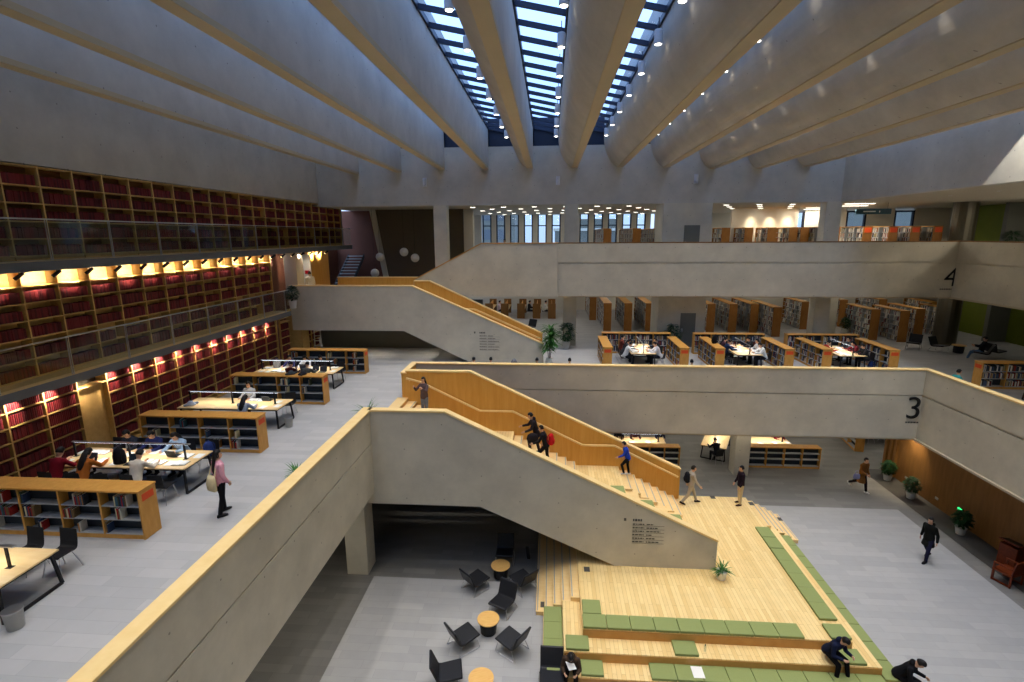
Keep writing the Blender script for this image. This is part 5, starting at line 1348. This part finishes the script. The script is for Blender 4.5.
for i, (x, y) in enumerate(((18.7,29.7),(19.6,29.7))): chair((x,y,0),.2,'chair at the study table far back beside the brown wall, %s from the left' % ORD[i],'chairs far back on the lowest level')
# ------------------------------------------------------------------ standing people
pw, J, s = person('stand_bag',(-8.08,11.15,Z3),-.55,1.66,(232,168,182),(26,26,30),'person with long dark hair in a pink top and black trousers on the pale floor',shoes=(34,34,36))
bag = empty('shoulder_bag',(-8.0,11.13,Z3),-.55,'large beige shoulder bag hanging on the back of the person in a pink top','bag'); bag.scale = (s,s,s)
mb = MB(); mb.loft([((-.02,-.23,.76),(.15,0,0),(0,.05,0)),((-.02,-.25,.80),(.20,0,0),(0,.085,0)),((-.02,-.255,.95),(.21,0,0),(0,.09,0)),((-.02,-.24,1.08),(.19,0,0),(0,.07,0)),((-.02,-.23,1.16),(.15,0,0),(0,.03,0))],16); mb.build('bag_body', cloth((206,190,150)), bag, True)
MB().tube([(-.16,-.22,1.13),(-.16,-.16,1.34),(-.14,-.06,1.475),(-.12,.05,1.44),(-.02,-.10,1.42),(.10,-.21,1.14)],.016,8).build('strap', cloth((206,190,150)), bag)
person('phone_up',(-5.0,19.5,4.732),pi-.5,1.68,(92,76,78),(120,128,146),'person with long hair holding a phone up near the top of the lower staircase',shoes=(230,226,220))
person('climb_bent',(-.48,19.6,3.229),pi/2+.2,1.80,(40,34,38),(60,50,50),'person in a black fur hooded jacket climbing the lower staircase ahead of a red backpack',jacket='fur_jacket')
person('climb',(-.08,18.9,3.044),pi/2-.1,1.68,(30,28,32),(28,28,32),'person in black climbing the lower staircase with a red backpack')
bag_red((.12,18.88,3.98),-pi/2-.1,'red backpack on the back of the person in black on the lower staircase')
tag(MB().loft([((0,0,0),(.20,0,0),(0,.11,0)),((0,0,.12),(.24,0,0),(0,.14,0)),((0,0,.28),(.2,0,0),(0,.12,0)),((0,0,.36),(.08,0,0),(0,.05,0))],14).build('holdall_bag', cloth((36,32,36)), None, True, loc=(-.62,19.15,3.95)),'dark holdall hanging from the arm of the person in the fur jacket','bag')
person('climb',(3.30,20.15,2.125),pi/2,1.50,(38,66,176),(26,26,30),'person in a bright blue jacket climbing the lower staircase beside the wood balustrade',shoes=(214,214,214))
person('walk',(5.98,20.3,PZ),-pi/2,1.72,(176,166,150),(170,160,140),'person in a mottled beige outfit with a black backpack walking right across the deck',shoes=(44,30,28))
bag_black((5.80,20.3,PZ+.98),pi/2,'black backpack on the back of the person walking right across the deck')
person('standing',(8.02,20.35,PZ),pi/2+.1,1.70,(34,24,34),(204,184,144),'person in a dark top and khaki trousers facing left at the back of the deck',shoes=(48,26,24))
person('walk_coat',(14.75,23.5,0),-pi/2-1.25,1.74,(140,92,44),(38,30,30),'person in a brown coat walking near the potted plants of the brown wall',shoes=(232,228,220))
person('coat_man',(14.1,18.2,.006),pi/2+.35,1.74,(24,26,24),(32,32,56),'person in a black hooded coat walking alone on the pale floor at the right',shoes=(24,24,26))
person('tier_sit',(.70,FY-.83,.0),pi-.1,1.70,(70,56,46),(32,28,28),'person in a dark brown jacket bent over a phone, front left of the tiers')
person('tier_sit',(7.72,FY-.27,T1+.085),pi+.45,1.72,(26,32,56),(20,20,24),'person in a navy jacket reading on the front tier near its right end')
person('tier_sit',(9.42,FY-.55,.0),pi+.75,1.72,(24,24,28),(22,22,26),'person in a black hooded jacket sitting at the front right corner of the tiers',jacket='hooded_jacket')
item(pap,'paper_sheet',(.66,FY-1.26,.80),.3,'white paper held by the person bent over at the front left','paper',None)
tag(MB().loft([((0,0,0),(.13,0,0),(0,.04,0)),((0,0,.05),(.16,0,0),(0,.06,0)),((0,0,.2),(.15,0,0),(0,.05,0)),((0,0,.26),(.10,0,0),(0,.02,0))],14).tube([(-.08,0,.25),(-.06,0,.40),(.06,0,.40),(.08,0,.25)],.012,6).build('hand_bag', cloth((170,170,206)), None, True, loc=(14.42,23.35,.72)),'pale lavender hand bag carried by the person in the brown coat','bag')
